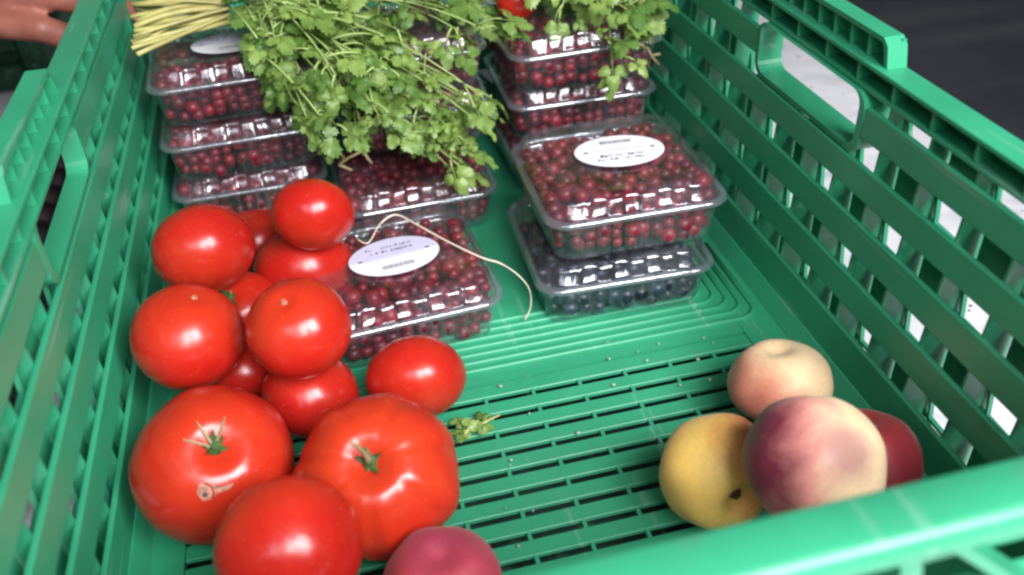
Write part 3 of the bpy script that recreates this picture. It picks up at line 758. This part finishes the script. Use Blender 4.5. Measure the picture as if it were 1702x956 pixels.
def build_punnet_meshes():
    b = bmesh.new()
    R = [ring(b, .022, .0016, .012), ring(b, .0085, .0008, .010), ring(b, .0066, .0020, .011, .0002), ring(b, .0058, .005, .012, .0007), ring(b, .0046, .016, .012, .0009), ring(b, .0038, .0235, .012, .0007), ring(b, .0034, .0258, .012), ring(b, .0012, .0264, .013)]
    loft(b, R); b.faces.new(R[0][::-1])
    base = bpy.data.meshes.new('base'); b.to_mesh(base); b.free()
    b = bmesh.new()
    R = [ring(b, .0012, .0286, .013), ring(b, .0034, .0288, .0125), ring(b, .0046, .0294, .0125, .0008, .0185, True), ring(b, .0056, .0364, .0125, .0011, .0185, True), ring(b, .0074, .0386, .0125, .0003, .0185, True), ring(b, .0125, .0390, .012), ring(b, .0155, .0376, .011), ring(b, .030, .0374, .012)]
    loft(b, R); b.faces.new(R[-1])
    lid = bpy.data.meshes.new('lid'); b.to_mesh(lid); b.free()
    b = bmesh.new()
    R = [ring(b, .0026, .0262, .013), ring(b, .0002, .0258, .0135), ring(b, -.0004, .0264, .014), ring(b, .0, .0282, .0136), ring(b, .0010, .0290, .0132), ring(b, .0030, .0290, .0125), ring(b, .0034, .0264, .0122)]
    loft(b, R + [R[0]])
    fl = bpy.data.meshes.new('flange'); b.to_mesh(fl); b.free()
    for me in (base, lid, fl):
        for p in me.polygons: p.use_smooth = True
    return base, lid, fl
ME_BASE, ME_LID, ME_FL = build_punnet_meshes()
ME_BASE.materials.append(CLEAR); ME_LID.materials.append(CLEAR); ME_FL.materials.append(RIMCL)

def make_label(par, loc, rz, a=.0262, bb=.0185, flip=False):
    b = bmesh.new(); n = 40
    top = [b.verts.new((a * math.cos(2 * math.pi * i / n), bb * math.sin(2 * math.pi * i / n), .0003)) for i in range(n)]
    bot = [b.verts.new((v.co.x, v.co.y, 0)) for v in top]
    b.faces.new(top); b.faces.new(bot[::-1])
    for i in range(n): b.faces.new((bot[i], bot[(i+1) % n], top[(i+1) % n], top[i]))
    lb = link('label_sticker', b, PAPER, par, loc); lb.rotation_euler = (0, 0, rz)
    k = -1 if flip else 1
    # tinted half above the middle line
    b = bmesh.new(); pts = [(a * .985 * math.cos(math.pi * i / 20), k * bb * .985 * math.sin(math.pi * i / 20)) for i in range(21)]
    f = b.faces.new([b.verts.new((x, y, .00042)) for x, y in (pts if k > 0 else pts[::-1])])
    link('printed_half', b, PAPER2 if flip is False else PAPER, lb)
    rnd = random.Random(int(rz * 1000) + 5)
    b = bmesh.new()
    def q(x, y, w, h):
        b.faces.new([b.verts.new(p) for p in ((x - w/2, y - h/2, .0006), (x + w/2, y - h/2, .0006), (x + w/2, y + h/2, .0006), (x - w/2, y + h/2, .0006))])
    q(-.0195, 0.0003, .0026, .0013); q(.0195, 0.0003, .0026, .0013)
    for row, (yy, x0, x1, hh) in enumerate(((.0056 * k, -.012, .012, .0026), (.0098 * k, -.014, .013, .0020))):
        x = x0
        while x < x1:
            ww = rnd.uniform(.0004, .0012)
            if rnd.random() < .75: q(x, yy + rnd.uniform(-.0004, .0004), ww, hh * rnd.uniform(.4, 1))
            x += ww + rnd.uniform(.0004, .0012)
    link('print', b, INK, lb)
    b = bmesh.new(); x = -.009
    def q(x, y, w, h):
        b.faces.new([b.verts.new(p) for p in ((x - w/2, y - h/2, .0006), (x + w/2, y - h/2, .0006), (x + w/2, y + h/2, .0006), (x - w/2, y + h/2, .0006))])
    while x < .009:
        ww = rnd.uniform(.0003, .0008); q(x, -.0105 * k, ww, .0036); x += ww + rnd.uniform(.0003, .0006)
    q(0, -.0012 * k, .034, .0003)
    link('barcode', b, INKG, lb)
    return lb

def berry_positions(fill, r, rnd, hw=.0405, top_only=False):
    P = []; step = r * 1.64
    nl = max(1, int((fill - .003) / (step * .86)))
    for L in range(nl):
        z = .0035 + r + L * step * .86
        h = hw + .0034 + .0014 * L / max(1, nl - 1) - r * .5
        n = int(2 * h / step) + 1
        for i in range(n):
            for j in range(n):
                edge = i in (0, n - 1) or j in (0, n - 1)
                if not edge and L < nl - 2: continue
                if L == nl - 1 and rnd.random() < .10: continue
                jit = r * .62
                if abs(-h + 2 * h * i / (n - 1)) + abs(-h + 2 * h * j / (n - 1)) > 2 * h - .0075: continue
                P.append((-h + 2 * h * i / (n - 1) + rnd.uniform(-jit, jit) * (0.4 if edge else 1), -h + 2 * h * j / (n - 1) + rnd.uniform(-jit, jit) * (0.4 if edge else 1), z + rnd.uniform(-jit, jit) * (.9 if edge else 1.2)))
    return P
def berry_mesh(r, sub):
    b = bmesh.new(); bmesh.ops.create_icosphere(b, subdivisions=sub, radius=r)
    for v in b.verts:
        d = v.co.normalized()
        v.co.z -= r * .16 * math.exp(-(math.hypot(d.x, d.y) / .28) ** 2) * (1 if d.z > 0 else -.4)
        v.co *= 1 + .05 * noise.noise(d * 2.2)
    return b
bm_b = berry_mesh(.0044, 2); ME_BERRY = bpy.data.meshes.new('berry'); bm_b.to_mesh(ME_BERRY); bm_b.free()
for p in ME_BERRY.polygons: p.use_smooth = True
ME_BERRY.materials.append(BERRY)
mass = bmesh.new(); darkmass = bmesh.new()
def add_copy(bmx, me, M):
    vs = [bmx.verts.new(M @ v.co) for v in me.vertices]
    for p in me.polygons:
        f = bmx.faces.new([vs[i] for i in p.vertices]); f.smooth = True
PUN = []
def punnet(cx, yf, z, rz, lab, fill='red', label=None, single=None, tiltx=0.0, level=.0315):
    t = empty('berry_punnet', (cx, yf + PW / 2, z)); t.rotation_euler = (tiltx, 0, rz)
    link('base', ME_BASE, None, t); link('lid', ME_LID, None, t); link('flange', ME_FL, None, t)
    if label: make_label(t, (label[0], label[1], .0391), label[2], flip=label[3])
    tag(t, lab, 'punnet', 'clear berry punnets in the crate')
    M = Matrix.Translation(t.location) @ Matrix.Rotation(rz, 4, 'Z') @ Matrix.Rotation(tiltx, 4, 'X')
    rnd = random.Random(int((cx + yf * 3 + z * 7) * 10000))
    if fill == 'red':
        count = 0
        for p in sorted(berry_positions(level, .0044, rnd), key=lambda q: -q[2] + .2 * q[1]):
            Q = M @ Matrix.Translation(p) @ Matrix.Rotation(rnd.uniform(0, 6.28), 4, 'X') @ Matrix.Rotation(rnd.uniform(0, 6.28), 4, 'Y') @ Matrix.Scale(rnd.uniform(.70, 1.16), 4)
            if single and count < 150 and (p[2] > .015 or p[1] < -.035):
                count += 1
                o = link('berry', ME_BERRY); o.matrix_world = Q
                tag(o, single, 'berry', single)
            else: add_copy(mass, ME_BERRY, Q)
    elif fill == 'dark':
        for p in berry_positions(.018, .0050, rnd):
            add_copy(darkmass, ME_BERRY, M @ Matrix.Translation(p) @ Matrix.Scale(1.15 * rnd.uniform(.85, 1.1), 4))
    return t
R = math.radians
# single punnet behind the tomatoes
punnet(-.0315, .039, .0006, R(4), 'single labelled punnet of red berries on the floor beside the tomatoes', single='small dark red berry inside the single labelled punnet beside the tomatoes', label=(.000, -.002, R(3), False), level=.033)
# front stack on the far side from the tomatoes
punnet(.0955, .039, .0006, R(-2), 'bottom punnet of dark berries in the front stack by the slatted wall', fill='dark')
punnet(.1010, .043, .0402, R(-1), 'labelled punnet of red berries on top of the front stack', single='small dark red berry inside the labelled punnet topping the front stack', label=(.004, .002, R(-4), True), level=.033)
# rear stack by the slatted wall
punnet(.1150, .186, .0006, R(1), 'bottom punnet of the rear stack by the slatted wall, behind the labelled one')
punnet(.1160, .190, .0402, R(-1), 'middle punnet of the rear stack by the slatted wall')
punnet(.1130, .178, .0798, R(2), 'top punnet of the rear stack by the slatted wall, under a parsley sprig')
# rear stack in the middle
punnet(-.0060, .158, .0006, R(1), 'bottom punnet of the middle rear stack, pulled forward under drooping parsley')
punnet(.0040, .205, .0402, R(-2), 'middle punnet of the middle rear stack, half covered by parsley leaves')
punnet(.0020, .203, .0798, R(1), 'top punnet of the middle rear stack, under the parsley bunch')
# rear stack against the other wall
punnet(-.1130, .212, .0006, R(0), 'bottom punnet of the rear stack behind the tomato pile')
punnet(-.1110, .207, .0402, R(1.5), 'middle punnet of the rear stack behind the tomato pile')
punnet(-.1090, .206, .0798, R(2), 'top labelled punnet of the rear stack under the parsley stalks', label=(.004, -.012, R(3), False))
o = link('berries', mass, BERRY); tag(o, 'mass of small dark red berries filling the rear punnets', 'berries', kind='stuff')
o = link('dark_berries', darkmass, BLUEB); tag(o, 'dark blue black berries in the bottom front punnet', 'berries', kind='stuff')

# ------------------------------------------------------------------ parsley
def leaf_mesh(seed):
    rnd = random.Random(seed); b = bmesh.new()
    def leaflet(o, ang, L, droop):
        # lobed outline in polar form, domed and crinkled
        ca, sa = math.cos(ang), math.sin(ang)
        out = []
        for k in range(25):
            t = -2.5 + 5.0 * k / 24
            lob = .66 + .22 * abs(math.cos(t * 1.5)) ** .7 + .11 * (1 if k % 2 else -1) * (.5 + .5 * rnd.random())
            rr = L * .62 * lob * (1.05 - .10 * abs(t))
            x = L * .42 + rr * math.cos(t); y = rr * math.sin(t) * .92
            out.append((x, y))
        def P(x, y):
            z = -droop * (x / L) ** 2 * L + .10 * L * math.sin(x / L * 5 + seed) * math.cos(y / L * 6) - .25 * abs(y) ** 1.3 / L ** .3 + rnd.uniform(-.02, .02) * L
            return b.verts.new((o[0] + x * ca - y * sa, o[1] + x * sa + y * ca, o[2] + z))
        c = P(L * .42, 0); base = P(0, 0)
        vo = [P(x, y) for x, y in out]; vm = [P(L * .42 + (x - L * .42) * .55, y * .55) for x, y in out]
        for k in range(24):
            b.faces.new((c, vm[k], vm[k+1])); b.faces.new((vm[k], vo[k], vo[k+1], vm[k+1]))
        b.faces.new((base, vo[0], vm[0])); b.faces.new((base, vm[-1], vo[-1])); b.faces.new((base, vm[0], c)); b.faces.new((base, c, vm[-1]))
    L = .0115
    leaflet((.0075, 0, 0), rnd.uniform(-.15, .15), L * rnd.uniform(.95, 1.15), rnd.uniform(.1, .5))
    leaflet((.0035, .0015, 0), 1.05 + rnd.uniform(-.2, .2), L * rnd.uniform(.75, 1), rnd.uniform(.1, .5))
    leaflet((.0035, -.0015, 0), -1.05 + rnd.uniform(-.2, .2), L * rnd.uniform(.75, 1), rnd.uniform(.1, .5))
    bm_tube(b, [(-.002, 0, -.0004), (.004, 0, -.0003), (.009, 0, 0)], [.0005, .0004, .0003], 4)
    me = bpy.data.meshes.new('leaf'); b.to_mesh(me); b.free()
    for p in me.polygons: p.use_smooth = True
    me.materials.append(LEAF); return me
LEAVES = [leaf_mesh(s) for s in range(7)]

def boxes_clear(p, m=.002):
    """True when a point lies outside the stacked punnets and the crate walls"""
    x, y, z = p
    for cx, yf, zt in ((-.0315, .030, .040), (.098, .045, .080), (.115, .178, .119), (-.006, .158, .040), (.003, .203, .119), (-.111, .206, .119)):
        if abs(x - cx) < .052 + m and yf - m < y < yf + .104 + m and z < zt + m: return False
    return -.166 < x < .176 and y < .32 and z > .003
def place_leaf(par, p, d, size, rnd, nrm=None):
    me = LEAVES[rnd.randrange(len(LEAVES))]
    o = link('leaf', me, None, par)
    d = Vector(d).normalized(); n = Vector(nrm or (0, 0, 1)) + Vector((rnd.uniform(-.7, .7), rnd.uniform(-.9, .3), rnd.uniform(-.2, .5)))
    y = n.cross(d)
    if y.length < 1e-3: y = Vector((0, 1, 0))
    y.normalize(); z = d.cross(y).normalized()
    M = Matrix((d, y, z)).transposed().to_4x4()
    M = Matrix.Translation(p) @ M @ Matrix.Scale(size, 4)
    o.matrix_basis = par.matrix_basis.inverted() @ M
    return o
def bunch(par, start, polys, nst, seed, depth, nleaf, size=(.6, 1.15), fwd=None, rad=.0011, lift=.03):
    rnd = random.Random(seed); count = 0
    for s in range(nst):
        # choose the tip: a point of the bunch's volume whose view falls inside the bunch outline
        for _ in range(400):
            P = polys[rnd.randrange(len(polys))]
            xs = [q[0] for q in P]; ys = [q[1] for q in P]
            u, v = rnd.uniform(min(xs), max(xs)), rnd.uniform(min(ys), max(ys))
            if not inpoly(u, v, P): continue
            y0, y1 = depth(u, v); yy = rnd.uniform(y0, y1)
            tip = at(u, v, 1, yy)
            if boxes_clear(tip, .003): break
        else: continue
        st = Vector(start) + Vector((rnd.uniform(-.004, .004), rnd.uniform(-.008, .008), rnd.uniform(-.004, .006)))
        mid = (st + tip) / 2 + Vector((rnd.uniform(-.01, .01), rnd.uniform(-.012, .008), lift * rnd.uniform(.5, 1.4)))
        pts = bez(st, mid, tip, 10)
        b = bmesh.new(); bm_tube(b, pts, [rad * (1 - .065 * i) for i in range(11)], 5)
        leaves = []
        for i in range(nleaf):
            t = 1.0 if i == 0 else rnd.uniform(.30, 1.0)
            k = min(9, int(t * 10)); p = pts[k].lerp(pts[k + 1], t * 10 - k)
            dirv = (pts[k + 1] - pts[k]).normalized()
            off = Vector((rnd.gauss(0, 1), rnd.gauss(-.15, 1), rnd.gauss(.15, .8))).normalized() * rnd.uniform(.008, .022)
            q = p + off * (1 if i else .3) + dirv * .006
            for tries in range(6):
                uu, vv = proj(q)
                if any(inpoly(uu, vv, P) for P in polys) or vv < -10:
                    if boxes_clear(q): break
                q = p.lerp(q, .6)
            else: continue
            bm_tube(b, bez(p, p.lerp(q, .6) + Vector((0, 0, .003)), q, 4), [.0009, .0008, .0007, .0006, .0005], 4)
            leaves.append((q, (q - p).normalized() + dirv * .5 + Vector((0, 0, -.25))))
        b.transform(par.matrix_basis.inverted())
        link('stem', b, STEM, par, smooth=True)
        for q, d in leaves:
            place_leaf(par, q, d, rnd.uniform(*size), rnd); count += 1
    return count

tie = at(402, 22, 2, .136)
pb = empty('parsley_bunch', tie)
bpy.context.view_layer.update()
POLY1 = [(395, -40), (425, 55), (440, 115), (478, 150), (462, 190), (500, 212), (545, 240), (600, 235), (650, 225), (700, 235), (735, 180), (735, 120), (680, 85), (740, 95), (800, 70), (848, 55), (850, 25), (835, -40)]
POLY1b = [(690, 235), (700, 205), (735, 190), (770, 140), (815, 145), (818, 190), (805, 250), (770, 285), (730, 285), (735, 250), (715, 240)]
def depth1(u, v):
    if v > 190: return (.135, .155)
    if v > 110: return (.150, .200)
    if v > 50: return (.175, .235)
    return (.19, .28)
n1 = bunch(pb, tie, [POLY1, POLY1, POLY1, POLY1b], 40, 11, depth1, 6)
# bundle of pale stalks on the cut side of the band
rnd = random.Random(5)
for i in range(20):
    fr = i / 19
    e = at(rnd.uniform(214, 236), 88 - 108 * fr + rnd.uniform(-5, 5), 2, .128 + .010 * rnd.random() + .016 * fr * rnd.random())
    s0 = tie + Vector((0, .010 * (fr - .5), .010 * (rnd.random() - .4)))
    mid = (e + s0) / 2 + Vector((0, rnd.uniform(-.011, .011), rnd.uniform(-.002, .010)))
    w0 = .0014 * rnd.uniform(.65, 1.35)
    b = bmesh.new(); bm_tube(b, bez(e, mid, s0 + (s0 - e) * .12, 8), [w0 * rnd.uniform(.85, 1.15) for _ in range(9)], 6)
    b.transform(pb.matrix_basis.inverted()); link('stalk', b, STEMPALE, pb, smooth=True)
b = bmesh.new()
ax = (tie - at(225, 40, 2, .134)).normalized()
e1 = ax.cross(Vector((0, 0, 1))).normalized(); e2 = e1.cross(ax)
for k in range(3):
    pts = [ax * (-.003 + .0032 * k) + (e1 * math.cos(a) * .0115 + e2 * math.sin(a) * .0095) for a in [2 * math.pi * i / 20 for i in range(21)]]
    bm_tube(b, pts, .0021, 6, False)
link('tie_band', b, BAND, pb, smooth=True)
def extra(par, start, polys, n, seed, depth):
    """many small young leaves, too small to pick apart, and thin loose stems"""
    rnd = random.Random(seed); b = bmesh.new(); k = 0; stems = []
    while k < n:
        P = polys[rnd.randrange(len(polys))]
        u, v = rnd.uniform(min(q[0] for q in P), max(q[0] for q in P)), rnd.uniform(min(q[1] for q in P), max(q[1] for q in P))
        if not inpoly(u, v, P): continue
        y0, y1 = depth(u, v); p = at(u, v, 1, rnd.uniform(y0 - .004, y1))
        if not boxes_clear(p): k += .2; continue
        k += 1
        Q = Matrix.Translation(p) @ Matrix.Rotation(rnd.uniform(0, 6.28), 4, 'Z') @ Matrix.Rotation(rnd.gauss(0, .7), 4, 'X') @ Matrix.Rotation(rnd.gauss(.2, .6), 4, 'Y') @ Matrix.Scale(rnd.uniform(.28, .55), 4)
        add_copy(b, LEAVES[rnd.randrange(len(LEAVES))], Q)
        if rnd.random() < .09: stems.append(p)
    b.transform(par.matrix_basis.inverted())
    tag(link('small_leaves', b, LEAF, par), kind='stuff')
    for p in stems:
        b = bmesh.new(); q = Vector(start).lerp(p, rnd.uniform(.1, .5)) + Vector((rnd.uniform(-.01, .01), rnd.uniform(-.01, .005), rnd.uniform(.0, .012)))
        m_ = (p + q) / 2 + Vector((rnd.uniform(-.008, .008), rnd.uniform(-.012, 0), rnd.uniform(.004, .018)))
        bm_tube(b, bez(q, m_, p, 7), [.0010, .0010, .0009, .0009, .0008, .0007, .0006, .0005], 5)
        b.transform(par.matrix_basis.inverted()); link('stem', b, STEM, par, smooth=True)
extra(pb, tie, [POLY1, POLY1, POLY1b], 190, 31, depth1)
tag(pb, 'big bunch of green parsley tied with a green band over the punnets', 'parsley')

pb2s = at(1010, -70, 2, .150)
pb2 = empty('parsley_bunch', pb2s); bpy.context.view_layer.update()
POLY2 = [(880, -60), (888, 5), (915, 35), (965, 45), (985, 60), (990, 95), (1010, 120), (1045, 125), (1060, 95), (1088, 80), (1100, 40), (1110, -60)]
def depth2(u, v): return (.165, .20) if v > 55 else (.19, .25)
n2 = bunch(pb2, pb2s, [POLY2], 15, 23, depth2, 6)
extra(pb2, pb2s, [POLY2], 70, 33, depth2)
tag(pb2, 'smaller parsley bunch hanging over the rear stack by the slatted wall', 'parsley')

# ------------------------------------------------------------------ small things
b = bmesh.new(); bmesh.ops.create_uvsphere(b, u_segments=24, v_segments=16, radius=.0135); bmesh.ops.scale(b, vec=(1, 1, .93), verts=b.verts)
sm = at(858, 0, 2, .1315)
o = empty('small_tomato', sm); link('skin', b, TOM[0], o, smooth=True)
link('calyx', calyx_mesh(.0135, 5, 9, .3, .006), CALYX, o, (0.002, 0.004, .0122))
tag(o, 'small bright red tomato between the two parsley bunches on the punnet lid', 'tomato')

b = bmesh.new()
zt = .0415
pts = [at(592, 396, 2, zt), at(612, 404, 2, zt), at(632, 372, 2, zt + .002), at(658, 357, 2, zt + .003), at(690, 372, 2, zt + .002), at(745, 402, 2, zt + .001), at(800, 428, 2, zt), at(832, 438, 2, zt - .002), at(862, 458, 2, .034), at(880, 482, 2, .022), at(882, 510, 2, .010), at(872, 532, 2, .003)]
sm_pts = []
for i in range(len(pts) - 1):
    p0 = pts[max(i - 1, 0)]; p1 = pts[i]; p2 = pts[i + 1]; p3 = pts[min(i + 2, len(pts) - 1)]
    for k in range(4):
        t = k / 4
        sm_pts.append(.5 * ((2 * p1) + (p2 - p0) * t + (2 * p0 - 5 * p1 + 4 * p2 - p3) * t * t + (-p0 + 3 * p1 - 3 * p2 + p3) * t ** 3))
sm_pts.append(pts[-1])
bm_tube(b, sm_pts, [.0006 if i > 8 and i < 29 else .0004 for i in range(len(sm_pts))], 5)
tag(link('straw', b, STRAW, smooth=True), 'thin pale straw bent across the single labelled punnet', 'straw')

# root-like pale sprig hanging out of the parsley, and a dry curl by the other bunch
for name, lab, P in (('dry_sprig', 'pale dry forked sprig hanging below the big parsley bunch', [[(598, 205), (600, 240), (604, 258)], [(604, 250), (580, 262), (563, 274)], [(604, 250), (610, 262), (618, 272)], [(563, 274), (572, 262), (560, 250)], [(563, 274), (585, 283)]]),
                     ('dry_tendril', 'pale curled tendril beside the smaller parsley bunch', [[(1060, 72), (1076, 80), (1084, 95), (1095, 108)], [(1084, 92), (1097, 90)]])):
    b = bmesh.new()
    for q in P:
        bm_tube(b, [at(u, v, 1, .150 if name == 'dry_sprig' else .172) for u, v in q], .0010, 5)
    tag(link(name, b, STALK_DRY, smooth=True), lab, 'sprig')

scr = empty('parsley_scrap', at(785, 708, 2, .0015)); bpy.context.view_layer.update()
rnd = random.Random(3)
b = bmesh.new()
for a, c in (((762, 700), (800, 702)), ((785, 715), (830, 690)), ((770, 725), (790, 700))):
    bm_tube(b, bez(at(*a, 2, .002), at((a[0] + c[0]) / 2, (a[1] + c[1]) / 2 - 3, 2, .005), at(*c, 2, .002), 5), .0006, 5)
b.transform(scr.matrix_basis.inverted()); link('stem', b, STEMPALE, scr)
for u, v in ((772, 700), (790, 712), (800, 700), (815, 695), (778, 722), (765, 712)):
    place_leaf(scr, at(u, v, 2, .004), (rnd.uniform(-1, 1), rnd.uniform(-1, 1), .05), rnd.uniform(.35, .55), rnd)
tag(scr, 'torn parsley scrap on the slotted floor beside the ribbed tomato', 'parsley')

b = bmesh.new(); rnd = random.Random(8)
spots = [(788, 616), (1013, 597), (1060, 585), (1170, 562), (1185, 570), (1020, 640), (862, 908), (840, 845), (880, 688), (1075, 600), (1095, 572), (1160, 598), (960, 720), (850, 765), (1010, 570), (1130, 640)] + [(rnd.uniform(800, 1180), rnd.uniform(570, 860)) for _ in range(4)]
for u, v in spots:
    c = at(u, v, 2, .0009); r = rnd.uniform(.0004, .0013); n = 6
    top = [b.verts.new(c + Vector((math.cos(6.28 * i / n) * r * rnd.uniform(.5, 1.4), math.sin(6.28 * i / n) * r * rnd.uniform(.5, 1.3), rnd.uniform(0, .0006)))) for i in range(n)]
    ctr = b.verts.new(c + Vector((0, 0, .0011))); lo = b.verts.new(c + Vector((0, 0, -.0012)))
    for i in range(n): b.faces.new((ctr, top[i], top[(i+1) % n])); b.faces.new((lo, top[(i+1) % n], top[i]))
tag(link('debris', b, FLAKE), 'tiny pale crumbs of dried leaf scattered on the crate floor', 'crumbs', kind='stuff')

# ------------------------------------------------------------------ beyond the crate: another crate, a dark tray of fruit
oc = empty('far_crate', (-0.62, 0.78, ZT)); 
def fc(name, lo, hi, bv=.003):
    b = bmesh.new(); bm_box(b, lo, hi); bevel(b, bv, 1); return link(name, b, GREEN_SHADED, oc)
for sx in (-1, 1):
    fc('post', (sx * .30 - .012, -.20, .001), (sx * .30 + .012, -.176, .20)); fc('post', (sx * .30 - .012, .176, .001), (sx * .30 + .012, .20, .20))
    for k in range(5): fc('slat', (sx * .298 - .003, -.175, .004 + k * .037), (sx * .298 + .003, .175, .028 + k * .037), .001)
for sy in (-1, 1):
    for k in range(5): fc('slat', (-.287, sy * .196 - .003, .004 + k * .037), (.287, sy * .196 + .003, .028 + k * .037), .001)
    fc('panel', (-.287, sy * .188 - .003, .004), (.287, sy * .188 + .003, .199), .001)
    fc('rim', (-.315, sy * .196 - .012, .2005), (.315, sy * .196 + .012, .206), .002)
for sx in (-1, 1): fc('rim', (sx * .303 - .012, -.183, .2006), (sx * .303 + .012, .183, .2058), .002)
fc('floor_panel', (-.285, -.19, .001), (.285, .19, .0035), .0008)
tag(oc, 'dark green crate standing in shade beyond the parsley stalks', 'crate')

tr = empty('fruit_tray', (-0.37, 0.185, ZT))
def ft(name, lo, hi):
    b = bmesh.new(); bm_box(b, lo, hi); bevel(b, .0015, 1); return link(name, b, BLACKP, tr)
ft('base', (-.13, -.19, .001), (.13, .19, .005))
for sx in (-1, 1): ft('side', (sx * .13 - .004, -.19, .0055), (sx * .13 + .004, .19, .040))
for sy in (-1, 1): ft('end', (-.1255, sy * .19 - .004, .0055), (.1255, sy * .19 + .004, .040))
tag(tr, 'black tray of dark cherries seen through the hand hole', 'tray')
DCH = berry_mat('cherry_skin', (0.006, 0.001, 0.002), (0.022, 0.002, 0.003), .7)
b = bmesh.new(); bmesh.ops.create_uvsphere(b, u_segments=14, v_segments=10, radius=.0125)
mc = bpy.data.meshes.new('cherry'); b.to_mesh(mc); b.free(); mc.materials.append(DCH)
for p in mc.polygons: p.use_smooth = True
rnd = random.Random(2)
for i in range(9):
    for j in range(14):
        cp = Vector((-.37 - .106 + .0265 * i + rnd.uniform(-.0008, .0008), .185 - .172 + .0264 * j + rnd.uniform(-.0008, .0008), ZT + .0185 + rnd.uniform(0, .003)))
        cu, cv = proj(cp)
        if not (15 < cu < 150 and 190 < cv < 430): continue
        o = link('cherry', mc); o.location = cp
        tag(o, 'dark cherry lying in the black tray behind the hand hole', 'cherry', 'cherries in the black tray')

# ------------------------------------------------------------------ the hand
def skin_mat():
    M, n, l, B = mat('skin')
    t = noise_tex(n, l, 60, 5); r = ramp(n, [(0.3, (0.27, 0.090, 0.062)), (0.7, (0.40, 0.15, 0.105))]); l.new(t.outputs[0], r.inputs[0])
    l.new(r.outputs[0], B.inputs['Base Color']); B.inputs['Roughness'].default_value = 0.5
    B.inputs['Subsurface Weight'].default_value = 0.15; B.inputs['Subsurface Radius'].default_value = (.008, .003, .0015)
    f = noise_tex(n, l, 260, 4); bump(n, l, f.outputs[0], B, 0.3, 0.001)
    return M
HO = dep(5, -36, .60)          # middle knuckle line of the hand
FX, FU, FT = RX, -RY, -RZ
def hp(x, y, z): return HO + FX * x + FU * y + FT * z
b = bmesh.new()
def limb(pts, rad):
    bm_tube(b, pts, rad, 14)
    for p, r in zip(pts, rad):
        bmesh.ops.create_icosphere(b, subdivisions=2, radius=r, matrix=Matrix.Translation(p))
tips = []
for (y, L, rr, dy) in ((-.030, .062, .0078, -.010), (-.010, .078, .0088, -.004), (.011, .086, .0092, .004), (.032, .078, .0090, .012)):
    base = hp(0, y, 0)
    p1 = hp(L * .46, y + dy * .5, .004); p2 = hp(L * .76, y + dy * .8, -.012); p3 = hp(L * .95, y + dy, -.030)
    limb([hp(-.04, y * .7, -.006), base, p1, p2, p3], [rr * 1.3, rr * 1.35, rr * 1.2, rr * 1.1, rr * .92])
    tips.append((p3, (p3 - p2).normalized(), rr))
limb([hp(-.075, .030, -.012), hp(-.045, .058, -.018), hp(-.010, .070, -.026), hp(.016, .066, -.036)], [.016, .0125, .0105, .0088])
limb([hp(-.04, -.022, -.008), hp(-.04, .0, -.006), hp(-.04, .022, -.008)], [.016, .017, .016])
limb([hp(-.075, -.018, -.010), hp(-.075, .004, -.010), hp(-.075, .024, -.012)], [.017, .018, .018])
limb([hp(-.04, -.022, -.008), hp(-.075, -.018, -.010), hp(-.11, -.006, -.014)], [.016, .017, .020])
limb([hp(-.04, .018, -.008), hp(-.075, .018, -.010), hp(-.11, .008, -.014)], [.017, .018, .022])
limb([hp(-.10, .0, -.014), hp(-.16, .004, -.012), hp(-.26, .02, 0.0), hp(-.36, .04, .02)], [.026, .028, .036, .042])
hand = link('person', b, skin_mat(), smooth=True)
rm = hand.modifiers.new('remesh', 'REMESH'); rm.mode = 'VOXEL'; rm.voxel_size = .0022; rm.use_smooth_shade = True
s = hand.modifiers.new('smooth', 'SMOOTH'); s.iterations = 6; s.factor = .5
for p3, d, rr in tips:
    b = bmesh.new(); bmesh.ops.create_icosphere(b, subdivisions=2, radius=1)
    bmesh.ops.scale(b, vec=(rr * .62, rr * .85, .0012), verts=b.verts)
    z = (FT - d * FT.dot(d)).normalized(); y = z.cross(d)
    M = Matrix((d, y, z)).transposed().to_4x4(); b.transform(Matrix.Translation(p3 + z * rr * .74) @ M)
    link('nail', b, NAIL, hand, smooth=True)
tag(hand, 'bare hand reaching in over the crate rim towards the parsley stalks', 'person')
print('leaves', n1, n2, 'objects', len(bpy.data.objects))
